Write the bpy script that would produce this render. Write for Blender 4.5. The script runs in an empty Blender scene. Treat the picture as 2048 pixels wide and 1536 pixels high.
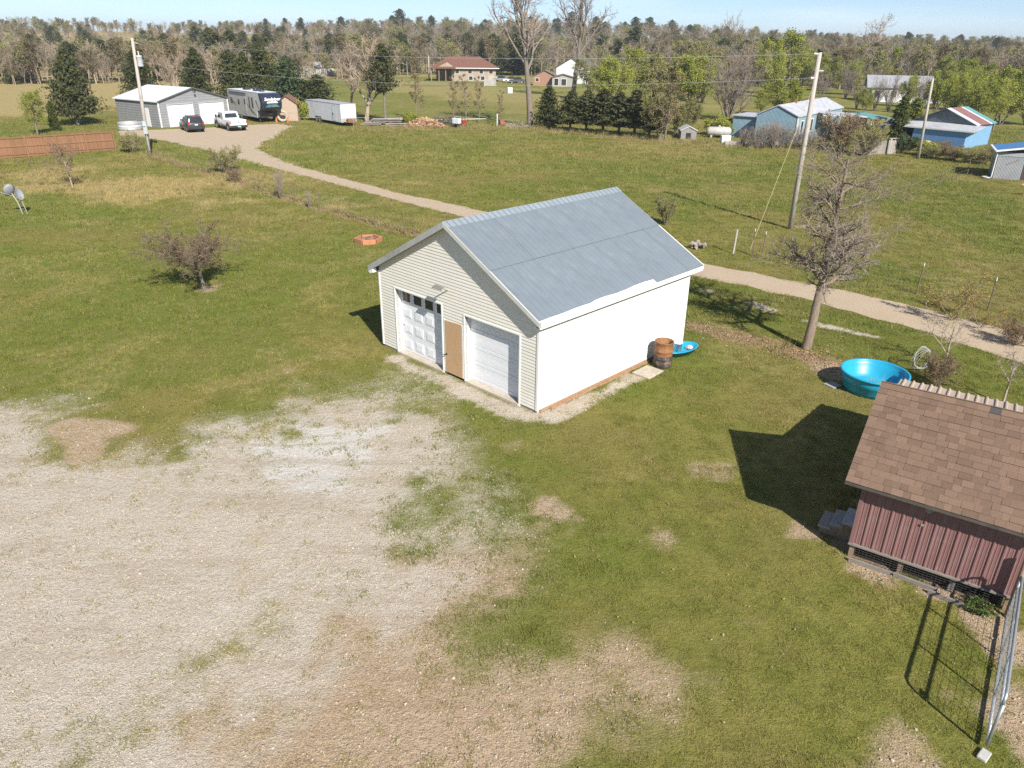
import bpy, bmesh, math, random
import numpy as np
from mathutils import Vector, Matrix

scn = bpy.context.scene
col = scn.collection
PI = math.pi

# ---------------------------------------------------------------- camera, sky, sun, exposure
CAM_H, PITCH, ROLL, FPX = 9.723, 0.43608, 0.01028, 1469.22       # metres, radians, pixels on a 2048 wide frame
_f = Vector((0, math.cos(PITCH), -math.sin(PITCH)))
_r0 = Vector((1, 0, 0)); _u0 = _r0.cross(_f)
_r = _r0 * math.cos(ROLL) + _u0 * math.sin(ROLL)
_u = -_r0 * math.sin(ROLL) + _u0 * math.cos(ROLL)
cam = bpy.data.cameras.new('camera'); cam.sensor_width = 36; cam.lens = 36 * FPX / 2048
cam.clip_start = 0.1; cam.clip_end = 6000
co = bpy.data.objects.new('camera', cam); col.objects.link(co)
co.matrix_world = Matrix(((_r.x, _u.x, -_f.x, 0), (_r.y, _u.y, -_f.y, 0), (_r.z, _u.z, -_f.z, CAM_H), (0, 0, 0, 1)))
scn.camera = co

SUN_EL = math.radians(37.6); SUN_AZ = math.atan2(0.4249, -0.9052)   # azimuth from +Y towards +X
world = bpy.data.worlds.new('World'); scn.world = world; world.use_nodes = True
wn = world.node_tree.nodes; wl = world.node_tree.links
sky = wn.new('ShaderNodeTexSky'); sky.sky_type = 'NISHITA'; sky.sun_disc = False
sky.sun_elevation = SUN_EL; sky.sun_rotation = SUN_AZ; sky.altitude = 300
sky.air_density = 0.6; sky.dust_density = 0.05; sky.ozone_density = 2.6
bg = wn['Background']; bg.inputs[1].default_value = 0.076
# thin cirrus spread over the whole sky
wt = wn.new('ShaderNodeTexCoord'); wm = wn.new('ShaderNodeMapping'); wm.inputs['Scale'].default_value = (2.0, 2.0, 16.0); wl.new(wt.outputs['Generated'], wm.inputs[0])
wz = wn.new('ShaderNodeTexNoise'); wz.inputs['Scale'].default_value = 1.6; wz.inputs['Detail'].default_value = 6; wz.inputs['Roughness'].default_value = .55; wl.new(wm.outputs[0], wz.inputs['Vector'])
wr_ = wn.new('ShaderNodeMapRange'); wr_.inputs[1].default_value = .48; wr_.inputs[2].default_value = .72; wr_.inputs[3].default_value = 0; wr_.inputs[4].default_value = .42; wl.new(wz.outputs[0], wr_.inputs[0])
wx = wn.new('ShaderNodeMixRGB'); wl.new(wr_.outputs[0], wx.inputs[0]); wl.new(sky.outputs[0], wx.inputs[1]); wx.inputs[2].default_value = (8.6, 9.6, 10.6, 1)
wl.new(wx.outputs[0], bg.inputs[0])
sl = bpy.data.lights.new('sun', 'SUN'); sl.energy = 4.6; sl.angle = math.radians(0.53); sl.color = (1.0, 0.955, 0.88)
so = bpy.data.objects.new('sun', sl); col.objects.link(so)
sd = Vector((0.4249 * math.cos(SUN_EL), -0.9052 * math.cos(SUN_EL), math.sin(SUN_EL)))
so.rotation_euler = sd.to_track_quat('Z', 'Y').to_euler(); so.location = (20, -30, 40)
vs = scn.view_settings
vs.view_transform = 'Standard'; vs.look = 'None'; vs.exposure = 0.78; vs.gamma = 1; vs.use_curve_mapping = False
scn.cycles.use_denoising = False
scn.cycles.max_bounces = 6; scn.cycles.diffuse_bounces = 3; scn.cycles.glossy_bounces = 2
scn.cycles.transparent_max_bounces = 8; scn.cycles.caustics_reflective = False; scn.cycles.caustics_refractive = False

def G(px, py, z=0.0):
    """ground point under a photo pixel (2048 x 1536 frame)"""
    d = _f * FPX + _r * (px - 1024) - _u * (py - 768)
    t = (z - CAM_H) / d.z
    return Vector((d.x * t, d.y * t, z))
def zat(px, py, base):
    """height of the point seen at a pixel, at the depth of a base point"""
    d = _f * FPX + _r * (px - 1024) - _u * (py - 768)
    return CAM_H + d.z * base.y / d.y
rng = np.random.default_rng(7)

# ---------------------------------------------------------------- numeric noise
def vnoise(x, y, seed=0):
    xi = np.floor(x).astype(np.int64); yi = np.floor(y).astype(np.int64); xf = x - xi; yf = y - yi
    def h(a, b):
        n = (a * 374761393 + b * 668265263 + seed * 982451653) & 0x7fffffff
        n = ((n ^ (n >> 13)) * 1274126177) & 0x7fffffff
        return ((n ^ (n >> 16)) & 0xffff) / 65535.0
    u = xf * xf * (3 - 2 * xf); v = yf * yf * (3 - 2 * yf)
    return (h(xi, yi) * (1 - u) + h(xi + 1, yi) * u) * (1 - v) + (h(xi, yi + 1) * (1 - u) + h(xi + 1, yi + 1) * u) * v
def fbm(x, y, s=1.0, o=4, seed=0):
    r = 0; a = .5; t = 0
    for i in range(o):
        r = r + a * vnoise(x / s, y / s, seed + i * 17); t += a; a *= .55; s *= .47
    return r / t
def sstep(a, b, x):
    t = np.clip((x - a) / (b - a), 0, 1); return t * t * (3 - 2 * t)
def polysd(X, Y, poly):
    """signed distance to a polygon, positive inside"""
    P = np.array(poly); best = np.full(X.shape, 1e9); ins = np.zeros(X.shape, bool)
    n = len(P)
    for i in range(n):
        a = P[i]; b = P[(i + 1) % n]; e = b - a
        t = np.clip(((X - a[0]) * e[0] + (Y - a[1]) * e[1]) / (e @ e), 0, 1)
        best = np.minimum(best, np.hypot(X - a[0] - t * e[0], Y - a[1] - t * e[1]))
        c = ((a[1] > Y) != (b[1] > Y)); 
        with np.errstate(divide='ignore', invalid='ignore'):
            xx = (b[0] - a[0]) * (Y - a[1]) / (b[1] - a[1]) + a[0]
        ins ^= (c & (X < xx))
    return np.where(ins, best, -best)
def linesd(X, Y, pts):
    P = np.array(pts); best = np.full(X.shape, 1e9)
    for a, b in zip(P[:-1], P[1:]):
        e = b - a; t = np.clip(((X - a[0]) * e[0] + (Y - a[1]) * e[1]) / (e @ e), 0, 1)
        best = np.minimum(best, np.hypot(X - a[0] - t * e[0], Y - a[1] - t * e[1]))
    return best
def gp(pts): return [tuple(G(*p)[:2]) for p in pts]

# ---------------------------------------------------------------- materials
def nodes(name):
    m = bpy.data.materials.new(name); m.use_nodes = True
    return m, m.node_tree.nodes, m.node_tree.links, m.node_tree.nodes['Principled BSDF']
def ramp(N, a, b, p0=.35, p1=.65):
    r = N.new('ShaderNodeValToRGB'); r.color_ramp.elements[0].position = p0; r.color_ramp.elements[1].position = p1
    r.color_ramp.elements[0].color = (*a, 1); r.color_ramp.elements[1].color = (*b, 1); return r
MATS = {}
def M(name, c1, c2=None, scale=3.0, rough=.6, metal=0.0, bump=0.0, bscale=None, stretch=(1, 1, 1), spec=.4, rand=0.0, p0=.35, p1=.65, c3=None, s3=.7, trans=0.0):
    """procedural material: two colours mixed by noise, optional larger stains, optional per-object variation, relief"""
    if name in MATS: return MATS[name]
    m, N, L, B = nodes(name); MATS[name] = m
    c2 = c2 or tuple(x * .82 for x in c1)
    tc = N.new('ShaderNodeTexCoord'); mp = N.new('ShaderNodeMapping'); mp.inputs['Scale'].default_value = stretch
    L.new(tc.outputs['Object'], mp.inputs[0])
    nz = N.new('ShaderNodeTexNoise'); nz.inputs['Scale'].default_value = scale; nz.inputs['Detail'].default_value = 5; nz.inputs['Roughness'].default_value = .65
    L.new(mp.outputs[0], nz.inputs['Vector'])
    r = ramp(N, c1, c2, p0, p1); L.new(nz.outputs[0], r.inputs[0]); c = r.outputs[0]
    if c3:
        n3 = N.new('ShaderNodeTexNoise'); n3.inputs['Scale'].default_value = s3; n3.inputs['Detail'].default_value = 6; n3.inputs['Roughness'].default_value = .7
        L.new(tc.outputs['Object'], n3.inputs['Vector'])
        r3 = ramp(N, (0, 0, 0), (1, 1, 1), .52, .66); L.new(n3.outputs[0], r3.inputs[0])
        mx = N.new('ShaderNodeMixRGB'); L.new(r3.outputs[0], mx.inputs[0]); L.new(c, mx.inputs[1]); mx.inputs[2].default_value = (*c3, 1); c = mx.outputs[0]
    if rand:
        oi = N.new('ShaderNodeObjectInfo'); mr = N.new('ShaderNodeMapRange'); mr.inputs[3].default_value = 1 - rand; mr.inputs[4].default_value = 1 + rand
        L.new(oi.outputs['Random'], mr.inputs[0]); hs = N.new('ShaderNodeHueSaturation'); L.new(mr.outputs[0], hs.inputs['Value']); L.new(c, hs.inputs['Color']); c = hs.outputs[0]
    L.new(c, B.inputs['Base Color'])
    B.inputs['Roughness'].default_value = rough; B.inputs['Metallic'].default_value = metal; B.inputs['Specular IOR Level'].default_value = spec
    if bump:
        bn = N.new('ShaderNodeTexNoise'); bn.inputs['Scale'].default_value = bscale or scale * 4; bn.inputs['Detail'].default_value = 4
        L.new(mp.outputs[0], bn.inputs['Vector'])
        bp = N.new('ShaderNodeBump'); bp.inputs['Strength'].default_value = bump; bp.inputs['Distance'].default_value = .02
        L.new(bn.outputs[0], bp.inputs['Height']); L.new(bp.outputs[0], B.inputs['Normal'])
    if trans:
        td = N.new('ShaderNodeBsdfTranslucent'); L.new(c, td.inputs[0]); ms = N.new('ShaderNodeMixShader'); ms.inputs[0].default_value = trans
        L.new(B.outputs[0], ms.inputs[1]); L.new(td.outputs[0], ms.inputs[2]); L.new(ms.outputs[0], N['Material Output'].inputs[0])
    return m

# ---------------------------------------------------------------- mesh helpers: every shape is (verts, faces)
def J(*ps):
    V = []; F = []
    for v, f in ps:
        o = len(V); V += [tuple(q) for q in v]; F += [tuple(i + o for i in q) for q in f]
    return V, F
BOXF = [(0, 3, 2, 1), (4, 5, 6, 7), (0, 1, 5, 4), (1, 2, 6, 5), (2, 3, 7, 6), (3, 0, 4, 7)]
def box(x0, x1, y0, y1, z0, z1):
    return [(x0, y0, z0), (x1, y0, z0), (x1, y1, z0), (x0, y1, z0), (x0, y0, z1), (x1, y0, z1), (x1, y1, z1), (x0, y1, z1)], BOXF
def hexa(v): return v, BOXF
def prism(poly, d):
    """closed polygon (3d points) pushed along d"""
    n = len(poly); d = Vector(d); V = [tuple(p) for p in poly] + [tuple(Vector(p) + d) for p in poly]
    F = [tuple(range(n))[::-1], tuple(range(n, 2 * n))] + [(i, (i + 1) % n, n + (i + 1) % n, n + i) for i in range(n)]
    return V, F
def tube(pts, rad, n=6, caps=True):
    pts = [Vector(p) for p in pts]; m = len(pts)
    if not hasattr(rad, '__len__'): rad = [rad] * m
    V = []; F = []; ref = None
    for i, p in enumerate(pts):
        d = (pts[min(i + 1, m - 1)] - pts[max(i - 1, 0)]).normalized()
        if ref is None: ref = d.orthogonal().normalized()
        ref = (ref - d * ref.dot(d)); ref = ref.normalized() if ref.length > 1e-6 else d.orthogonal().normalized()
        b = d.cross(ref)
        for k in range(n):
            a = 2 * PI * k / n; V.append(tuple(p + (ref * math.cos(a) + b * math.sin(a)) * rad[i]))
    for i in range(m - 1):
        for k in range(n):
            F.append((i * n + k, i * n + (k + 1) % n, (i + 1) * n + (k + 1) % n, (i + 1) * n + k))
    if caps: F += [tuple(range(n))[::-1], tuple(range((m - 1) * n, m * n))]
    return V, F
def lathe(prof, n=24, close=False):
    """profile of (r, z)"""
    V = []; F = []; m = len(prof)
    for r, z in prof:
        for k in range(n): V.append((r * math.cos(2 * PI * k / n), r * math.sin(2 * PI * k / n), z))
    for i in range(m - 1 + (1 if close else 0)):
        j = (i + 1) % m
        for k in range(n): F.append((i * n + k, i * n + (k + 1) % n, j * n + (k + 1) % n, j * n + k))
    return V, F
def xf(s, loc=(0, 0, 0), rz=0, rx=0, ry=0, sc=1):
    mt = Matrix.Translation(loc) @ Matrix.Rotation(rz, 4, 'Z') @ Matrix.Rotation(ry, 4, 'Y') @ Matrix.Rotation(rx, 4, 'X')
    if hasattr(sc, '__len__'): mt = mt @ Matrix.Diagonal((*sc, 1))
    elif sc != 1: mt = mt @ Matrix.Scale(sc, 4)
    return [tuple(mt @ Vector(v)) for v in s[0]], s[1]
def mesh(name, s, mat, smooth=False, bevel=0):
    me = bpy.data.meshes.new(name); me.from_pydata([tuple(v) for v in s[0]], [], s[1]); 
    if bevel:
        bm = bmesh.new(); bm.from_mesh(me); bmesh.ops.recalc_face_normals(bm, faces=bm.faces)
        bmesh.ops.bevel(bm, geom=list(bm.edges), offset=bevel, segments=2, affect='EDGES', profile=.5); bm.to_mesh(me); bm.free()
    me.materials.append(mat)
    if smooth: me.polygons.foreach_set('use_smooth', [True] * len(me.polygons))
    me.update(); return me
def put(name, me, parent=None, loc=(0, 0, 0), rot=(0, 0, 0), sc=1):
    o = bpy.data.objects.new(name, me); col.objects.link(o); o.parent = parent; o.location = loc; o.rotation_euler = rot
    o.scale = sc if hasattr(sc, '__len__') else (sc, sc, sc); return o
def part(name, s, mat, parent, smooth=False, bevel=0, label=None, **k):
    o = put(name, mesh(name, s, mat, smooth, bevel), parent, **k)
    if label: o['label'] = label
    return o
def thing(name, label, cat, loc=(0, 0, 0), rz=0, group=None, me=None):
    o = bpy.data.objects.new(name, me); col.objects.link(o); o.location = loc; o.rotation_euler = (0, 0, rz)
    o['label'] = label; o['category'] = cat
    if group: o['group'] = group
    return o
def struct(name, me): o = put(name, me); o['kind'] = 'structure'; return o
def copytree(o, loc, rz=0, sc=1, label=None, parent=None, name=None):
    c = o.copy(); col.objects.link(c)
    if parent is None:
        c.location = loc; c.rotation_euler = (0, 0, rz); c.scale = (sc, sc, sc) if not hasattr(sc, '__len__') else sc
    else: c.parent = parent
    if label: c['label'] = label
    for ch in o.children: copytree(ch, None, parent=c)
    return c

# instancing of loose cover (grass, stones, far wood) on points, through geometry nodes
def scatter(name, P, rot, sc, protos, idx=None, attrs=None):
    me = bpy.data.meshes.new(name); me.vertices.add(len(P)); me.vertices.foreach_set('co', np.asarray(P, np.float32).ravel())
    def at(n, t, a, k):
        A = me.attributes.new(n, t, 'POINT'); A.data.foreach_set(k, np.asarray(a, np.float32).ravel())
    at('rot', 'FLOAT_VECTOR', rot, 'vector'); at('sc', 'FLOAT_VECTOR', sc, 'vector')
    A = me.attributes.new('idx', 'INT', 'POINT'); A.data.foreach_set('value', (np.zeros(len(P)) if idx is None else idx).astype(np.int32))
    for k, v in (attrs or {}).items(): at(k, 'FLOAT', v, 'value')
    o = bpy.data.objects.new(name, me); col.objects.link(o); o['kind'] = 'stuff'
    ng = bpy.data.node_groups.new(name, 'GeometryNodeTree')
    ng.interface.new_socket('Geometry', in_out='INPUT', socket_type='NodeSocketGeometry'); ng.interface.new_socket('Geometry', in_out='OUTPUT', socket_type='NodeSocketGeometry')
    N = ng.nodes; L = ng.links
    gi = N.new('NodeGroupInput'); go = N.new('NodeGroupOutput'); ip = N.new('GeometryNodeInstanceOnPoints'); jn = N.new('GeometryNodeJoinGeometry')
    for pr in protos[::-1]:
        ob = N.new('GeometryNodeObjectInfo'); ob.inputs['Object'].default_value = pr; ob.inputs['As Instance'].default_value = True
        L.new(ob.outputs['Geometry'], jn.inputs[0])
    def na(n, t):
        q = N.new('GeometryNodeInputNamedAttribute'); q.data_type = t; q.inputs[0].default_value = n; return q.outputs['Attribute']
    L.new(gi.outputs[0], ip.inputs['Points']); L.new(jn.outputs[0], ip.inputs['Instance']); ip.inputs['Pick Instance'].default_value = True
    L.new(na('idx', 'INT'), ip.inputs['Instance Index']); L.new(na('rot', 'FLOAT_VECTOR'), ip.inputs['Rotation']); L.new(na('sc', 'FLOAT_VECTOR'), ip.inputs['Scale'])
    L.new(ip.outputs[0], go.inputs[0])
    md = o.modifiers.new('scatter', 'NODES'); md.node_group = ng
    return o
def proto(name, me): return bpy.data.objects.new(name, me)
# ---------------------------------------------------------------- the ground: one sheet to the horizon
def terrain(x, y):
    d = np.hypot(x, y)
    return sstep(260, 620, d) * (7 + 9 * fbm(x, y, 260, 2, 5)) + 0 * d
GRAVEL = gp([(-260, 850), (-60, 825), (60, 822), (140, 850), (230, 890), (320, 900), (430, 868), (540, 850), (640, 812), (760, 800), (880, 830), (930, 905), (935, 985), (905, 1070), (870, 1150), (760, 1215), (640, 1290), (480, 1380), (330, 1480), (200, 1600), (0, 1800), (-400, 1900), (-900, 1000)])
SPARSE = gp([(560, 840), (640, 780), (780, 730), (900, 770), (985, 880), (1010, 970), (1000, 1060), (930, 1150), (850, 1120), (850, 1000), (880, 880), (760, 800)])
TAN = gp([(-500, 1390), (-80, 1390), (120, 1340), (300, 1280), (480, 1240), (640, 1180), (760, 1120), (830, 1070), (960, 1095), (1075, 1092), (1060, 1140), (960, 1195), (915, 1240), (960, 1290), (1090, 1320), (1210, 1350), (1260, 1420), (1180, 1480), (1150, 1700), (-500, 1900)])
SOIL = gp([(85, 850), (150, 828), (290, 840), (310, 862), (235, 880), (215, 915), (150, 938), (110, 925), (95, 885)])
APRON = gp([(770, 708), (800, 712), (890, 752), (1000, 800), (1078, 832), (1080, 850), (990, 828), (900, 780), (800, 735), (765, 716)])
SIDE = gp([(1078, 828), (1160, 795), (1260, 748), (1300, 752), (1230, 785), (1160, 822), (1110, 848), (1076, 852)])
TRACK = gp([(1400, 577), (1450, 592), (1520, 612), (1600, 636), (1660, 655), (1770, 678), (1860, 692), (1950, 712), (2060, 742), (2300, 800)])
FENCELINE = gp([(300, 308), (380, 335), (470, 362), (560, 392), (640, 418), (720, 440), (800, 462), (860, 475)])
LITTER2 = gp([(1370, 648), (1440, 668), (1540, 690), (1610, 712), (1680, 745), (1760, 775)])
YARDEDGE = gp([(700, 262), (830, 258), (1000, 258), (1100, 262), (1220, 275), (1340, 285), (1480, 292), (1600, 300)])
PATCH = [(1105, 1025, .75, .9), (1095, 1055, .6, .8), (1290, 1073, .9, .8), (1350, 1415, .5, .7), (1360, 1330, .4, .6), (1150, 1120, .7, .5), (1410, 940, .4, .6), (1040, 890, .5, .5), (1700, 1090, .5, .9), (1755, 1130, .5, .9), (1900, 1190, .5, 1), (1960, 1235, .6, 1), (2040, 1420, .9, 1), (2030, 1300, .7, 1), (1010, 1180, .6, .8), (580, 735, .5, .5), (520, 700, .5, .5), (1760, 800, .6, .9), (1690, 780, .5, .6), (410, 577, .5, .7), (1670, 745, 1.0, .8), (1600, 455, .8, .7), (1640, 750, .7, .6), (1780, 1500, .7, .7), (1500, 1250, .5, .4), (1610, 1065, .5, .8), (870, 838, .4, .5)]
def cover(X, Y, full=False):
    """what grows or lies on the ground at a place: gravel, tan soil, straw, lush, leaf litter"""
    w = fbm(X, Y, 2.4, 4, 3) - .5; w2 = fbm(X, Y, .9, 3, 9) - .5
    sg = polysd(X, Y, GRAVEL); g = sstep(-2.6, 4.6, sg + w * 5.0 + w2 * 2.2 + 1.6 * sstep(2, -6, X))
    hole = sstep(.50, .74, fbm(X, Y, .8, 4, 61)) * sstep(4.0, .2, sg)
    g = g * (1 - .55 * hole)
    g = np.maximum(g, .47 * sstep(-1.9, 1.0, polysd(X, Y, SPARSE) + w * 3.0 + w2 * 2.0))
    g = np.maximum(g, .95 * sstep(-.3, .22, polysd(X, Y, APRON) + w2 * .5)); g = np.maximum(g, .9 * sstep(-.3, .2, polysd(X, Y, SIDE) + w2 * .5))
    tr = linesd(X, Y, TRACK); g = np.maximum(g, .95 * sstep(.40, .05, tr + w2 * .6 + w * .35 + .75 * sstep(.42, .58, fbm(X, Y, 1.3, 3, 19))))
    g = g * (1 - .8 * sstep(-.4, .5, polysd(X, Y, SOIL) + w * .9 + w2 * .8))
    t = sstep(-1.9, 2.6, polysd(X, Y, TAN) + w * 4.0 + w2 * 2.0) * (1 - .75 * sstep(-3.5, -7.5, X)); t = np.maximum(t, 1.0 * sstep(-.35, .4, polysd(X, Y, SOIL) + w * .9 + w2 * .4))
    for px, py, r, s in PATCH:
        c = G(px, py); t = np.maximum(t, s * .95 * sstep(r * 1.4, r * .05, np.hypot((X - c.x), (Y - c.y)) + w2 * 2.0 + w * .9))
    fl = linesd(X, Y, FENCELINE); f2 = linesd(X, Y, LITTER2); ye = linesd(X, Y, YARDEDGE)
    lit = np.maximum(sstep(.9, .1, fl + w * 1.2), sstep(.9, .1, f2 + w * 1.4)); lit = np.maximum(lit, .8 * sstep(2.4, .4, ye + w * 3))
    # dry tall grass on the left, tan pasture far left, browner mown field behind the garage
    w5 = fbm(X, Y, 6, 4, 23) - .5
    st = sstep(13, 2, np.hypot((X + 25) * .6, Y - 55) + w5 * 26 + w * 6 + 1) * .85
    st = np.maximum(st, sstep(10, 3, np.hypot((X + 31), (Y - 55)) + w5 * 16 + w * 5 + 2) * .55)
    st = np.maximum(st, sstep(-45, -62, X + (fbm(X, Y, 14, 3, 21) - .5) * 26) * sstep(90, 112, Y) * .9)
    fieldn = fbm(X, Y, 9, 3, 31)
    st = np.maximum(st, sstep(.40, .66, fieldn) * sstep(46, 60, Y) * sstep(-22, -6, X) * .50)
    st = np.maximum(st, sstep(12, 20, X) * sstep(50, 36, Y) * sstep(26, 30, Y) * .40 * sstep(.3, .6, fieldn))
    st = np.maximum(st, sstep(120, 135, Y) * .25 + sstep(.45, .62, fbm(X, Y, 22, 3, 77)) * sstep(110, 130, Y) * .35)
    st = np.maximum(st, sstep(.46, .68, fbm(X, Y, 2.6, 5, 41)) * .48)
    lu = sstep(.44, .66, fbm(X, Y, 5.5, 3, 51)) * .9
    lu = np.maximum(lu, sstep(9, 2, np.hypot((X + 9) * .8, Y - 35) + w * 4) * .9)
    lu = np.maximum(lu, sstep(2.2, .6, np.abs(tr - 1.2) + w) * .8)
    fr = np.maximum(.85 * sstep(3.6, .2, np.hypot((X + 4.7) * .75, Y - 16.9) + w * 5 + w2 * 2.5), .25 * sstep(1.2, .2, tr + w)); return (g, t, st, lu, lit, fr) if full else (g, t, st, lu, lit)
xs = np.concatenate([-np.geomspace(3000, 75, 34), np.linspace(-72, -30, 60), np.arange(-29.5, 30, .27), np.linspace(30.5, 90, 80), np.geomspace(94, 3000, 34)])
ys = np.concatenate([-np.geomspace(2500, 8, 14), np.arange(4, 46, .27), np.arange(46.4, 112, .6), np.arange(113, 300, 3.0), np.geomspace(305, 3500, 40)])
X, Y = np.meshgrid(xs, ys); nx, ny = len(xs), len(ys)
Z = terrain(X, Y)
gm = bpy.data.meshes.new('ground'); gm.vertices.add(nx * ny)
gm.vertices.foreach_set('co', np.stack([X, Y, Z], -1).astype(np.float32).ravel())
ii = (np.arange(ny - 1)[:, None] * nx + np.arange(nx - 1)[None, :]).ravel()
quads = np.stack([ii, ii + 1, ii + 1 + nx, ii + nx], -1)
gm.loops.add(quads.size); gm.loops.foreach_set('vertex_index', quads.ravel().astype(np.int32))
gm.polygons.add(len(quads)); gm.polygons.foreach_set('loop_start', (np.arange(len(quads)) * 4).astype(np.int32)); gm.polygons.foreach_set('loop_total', np.full(len(quads), 4, np.int32))
gm.update(); gm.polygons.foreach_set('use_smooth', [True] * len(quads))
for nme, a in zip(('gravel', 'tan', 'straw', 'lush', 'litter', 'fresh'), cover(X, Y, True)):
    at = gm.attributes.new(nme, 'FLOAT', 'POINT'); at.data.foreach_set('value', a.astype(np.float32).ravel())

class NT:
    """small helper to write node chains"""
    def __init__(s, m): s.N = m.node_tree.nodes; s.L = m.node_tree.links
    def n(s, t, **k):
        q = s.N.new(t)
        for a, b in k.items(): setattr(q, a, b)
        return q
    def pos(s): return s.n('ShaderNodeNewGeometry').outputs['Position']
    def noise(s, vec, sc, det=4, rough=.6):
        q = s.n('ShaderNodeTexNoise'); q.inputs['Scale'].default_value = sc; q.inputs['Detail'].default_value = det; q.inputs['Roughness'].default_value = rough
        s.L.new(vec, q.inputs['Vector']); return q.outputs[0]
    def mix(s, f, a, b, mode='MIX'):
        q = s.n('ShaderNodeMixRGB', blend_type=mode)
        for i, v in enumerate((f, a, b)):
            if isinstance(v, tuple): q.inputs[i].default_value = (*v, 1)
            elif isinstance(v, (int, float)): q.inputs[i].default_value = v
            else: s.L.new(v, q.inputs[i])
        return q.outputs[0]
    def mr(s, v, a, b, c=0.0, d=1.0):
        q = s.n('ShaderNodeMapRange', interpolation_type='SMOOTHSTEP'); s.L.new(v, q.inputs[0])
        for i, x in enumerate((a, b, c, d)): q.inputs[i + 1].default_value = x
        return q.outputs[0]
    def m(s, op, a, b=0.0):
        q = s.n('ShaderNodeMath', operation=op)
        for i, v in enumerate((a, b)):
            if isinstance(v, (int, float)): q.inputs[i].default_value = v
            else: s.L.new(v, q.inputs[i])
        return q.outputs[0]
    def attr(s, n, t='GEOMETRY'): return s.n('ShaderNodeAttribute', attribute_name=n, attribute_type=t).outputs['Fac']
    def broken(s, a, nz, w=.9, lo=.38, hi=.62):
        """mask a (0..1) broken up by a noise"""
        return s.mr(s.m('ADD', a, s.m('MULTIPLY', s.m('SUBTRACT', nz, .5), w)), lo, hi)
def grass_colour(T, typ):
    p = T.pos(); big = T.noise(p, .16, 5, .65); mid = T.noise(p, .9, 6, .75); fine = T.noise(p, 5, 6, .8)
    c = T.mix(T.mr(mid, .35, .66), (.146, .152, .030), (.222, .206, .052))
    c = T.mix(T.m('MULTIPLY', T.mr(big, .42, .62), .55), c, (.225, .182, .065))
    c = T.mix(T.m('MULTIPLY', T.attr('lush', typ), .75), c, (.132, .164, .028))
    c = T.mix(T.broken(T.m('MULTIPLY', T.attr('straw', typ), .95), T.noise(p, 3.0, 6, .75), 1.0, .30, .78), c, (.345, .272, .118))
    c = T.mix(T.m('MULTIPLY', T.mr(fine, .52, .72), .5), c, (.262, .228, .075))
    return c, p
gmat = bpy.data.materials.new('ground'); gmat.use_nodes = True; T = NT(gmat); B = T.N['Principled BSDF']
c, p = grass_colour(T, 'GEOMETRY')
n6 = T.noise(p, 5, 7, .75); n30 = T.noise(p, 26, 4, .7); n2 = T.noise(p, 1.6, 5, .7); n90 = T.noise(p, 75, 2, .6)
tanc = T.mix(T.mr(n6, .35, .65), (.51, .38, .255), (.43, .315, .20)); tanc = T.mix(T.mr(n30, .5, .68), tanc, (.55, .45, .33)); n20 = T.noise(p, 17, 3, .75); tanc = T.mix(T.m('MULTIPLY', T.mr(n20, .50, .62), .6), tanc, (.23, .155, .09)); tanc = T.mix(T.m('MULTIPLY', T.mr(n90, .50, .60), .5), tanc, (.19, .13, .075))
grc = T.mix(T.mr(n30, .36, .64), (.63, .565, .475), (.50, .435, .345)); grc = T.mix(T.m('MULTIPLY', T.mr(n2, .42, .66), .55), grc, (.47, .375, .26)); n22 = T.noise(p, 19, 3, .75); n14 = T.noise(p, 11, 4, .8); grc = T.mix(T.m('MULTIPLY', T.mr(n22, .51, .63), .5), grc, (.27, .225, .165)); grc = T.mix(T.m('MULTIPLY', T.mr(n14, .54, .66), .6), grc, (.64, .585, .50)); grc = T.mix(T.m('MULTIPLY', T.mr(n90, .50, .60), .5), grc, (.21, .18, .135))
grc = T.mix(T.m('MULTIPLY', T.mr(T.noise(p, .8, 6, .7), .55, .75), .6), grc, (.66, .62, .56))
lic = T.mix(T.mr(n30, .4, .6), (.27, .165, .095), (.34, .245, .15))
frs = T.attr('fresh'); nw = T.noise(p, 6, 7, .85); grc = T.mix(T.m('MULTIPLY', T.broken(frs, nw, 1.9, .5, .85), .7), grc, (.62, .605, .58))
st_v = T.n('ShaderNodeMapping'); st_v.inputs['Rotation'].default_value = (0, 0, -.7); st_v.inputs['Scale'].default_value = (.22, 1.7, 1); T.L.new(p, st_v.inputs[0]); rut = T.noise(st_v.outputs[0], 1.0, 5, .6)
grc = T.mix(T.m('MULTIPLY', T.mr(rut, .48, .64), .55), grc, (.40, .335, .25)); tanc = T.mix(T.m('MULTIPLY', T.mr(rut, .5, .68), .35), tanc, (.30, .205, .12))
c = T.mix(T.m('MULTIPLY', T.broken(T.attr('litter'), n6, 1.4, .35, .85), .8), c, lic)
n6b = T.m('ADD', T.m('MULTIPLY', n6, .55), T.m('MULTIPLY', T.noise(p, 17, 5, .75), .45))
nsp = T.m('ADD', T.m('MULTIPLY', n6, .3), T.m('MULTIPLY', T.noise(p, 30, 4, .8), .7))
c = T.mix(T.broken(T.attr('tan'), nsp, 1.5, .25, .78), c, tanc)
c = T.mix(T.broken(T.attr('gravel'), nsp, 1.5, .25, .72), c, grc)
T.L.new(c, B.inputs['Base Color']); B.inputs['Roughness'].default_value = .95; B.inputs['Specular IOR Level'].default_value = .12
bp = T.n('ShaderNodeBump'); bp.inputs['Strength'].default_value = .75; bp.inputs['Distance'].default_value = .05
T.L.new(T.m('ADD', T.noise(p, 34, 3, .7), T.m('MULTIPLY', T.noise(p, 7, 4, .7), 1.6)), bp.inputs['Height']); T.L.new(bp.outputs[0], B.inputs['Normal'])
gm.materials.append(gmat)
ground = struct('ground', gm)

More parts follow.
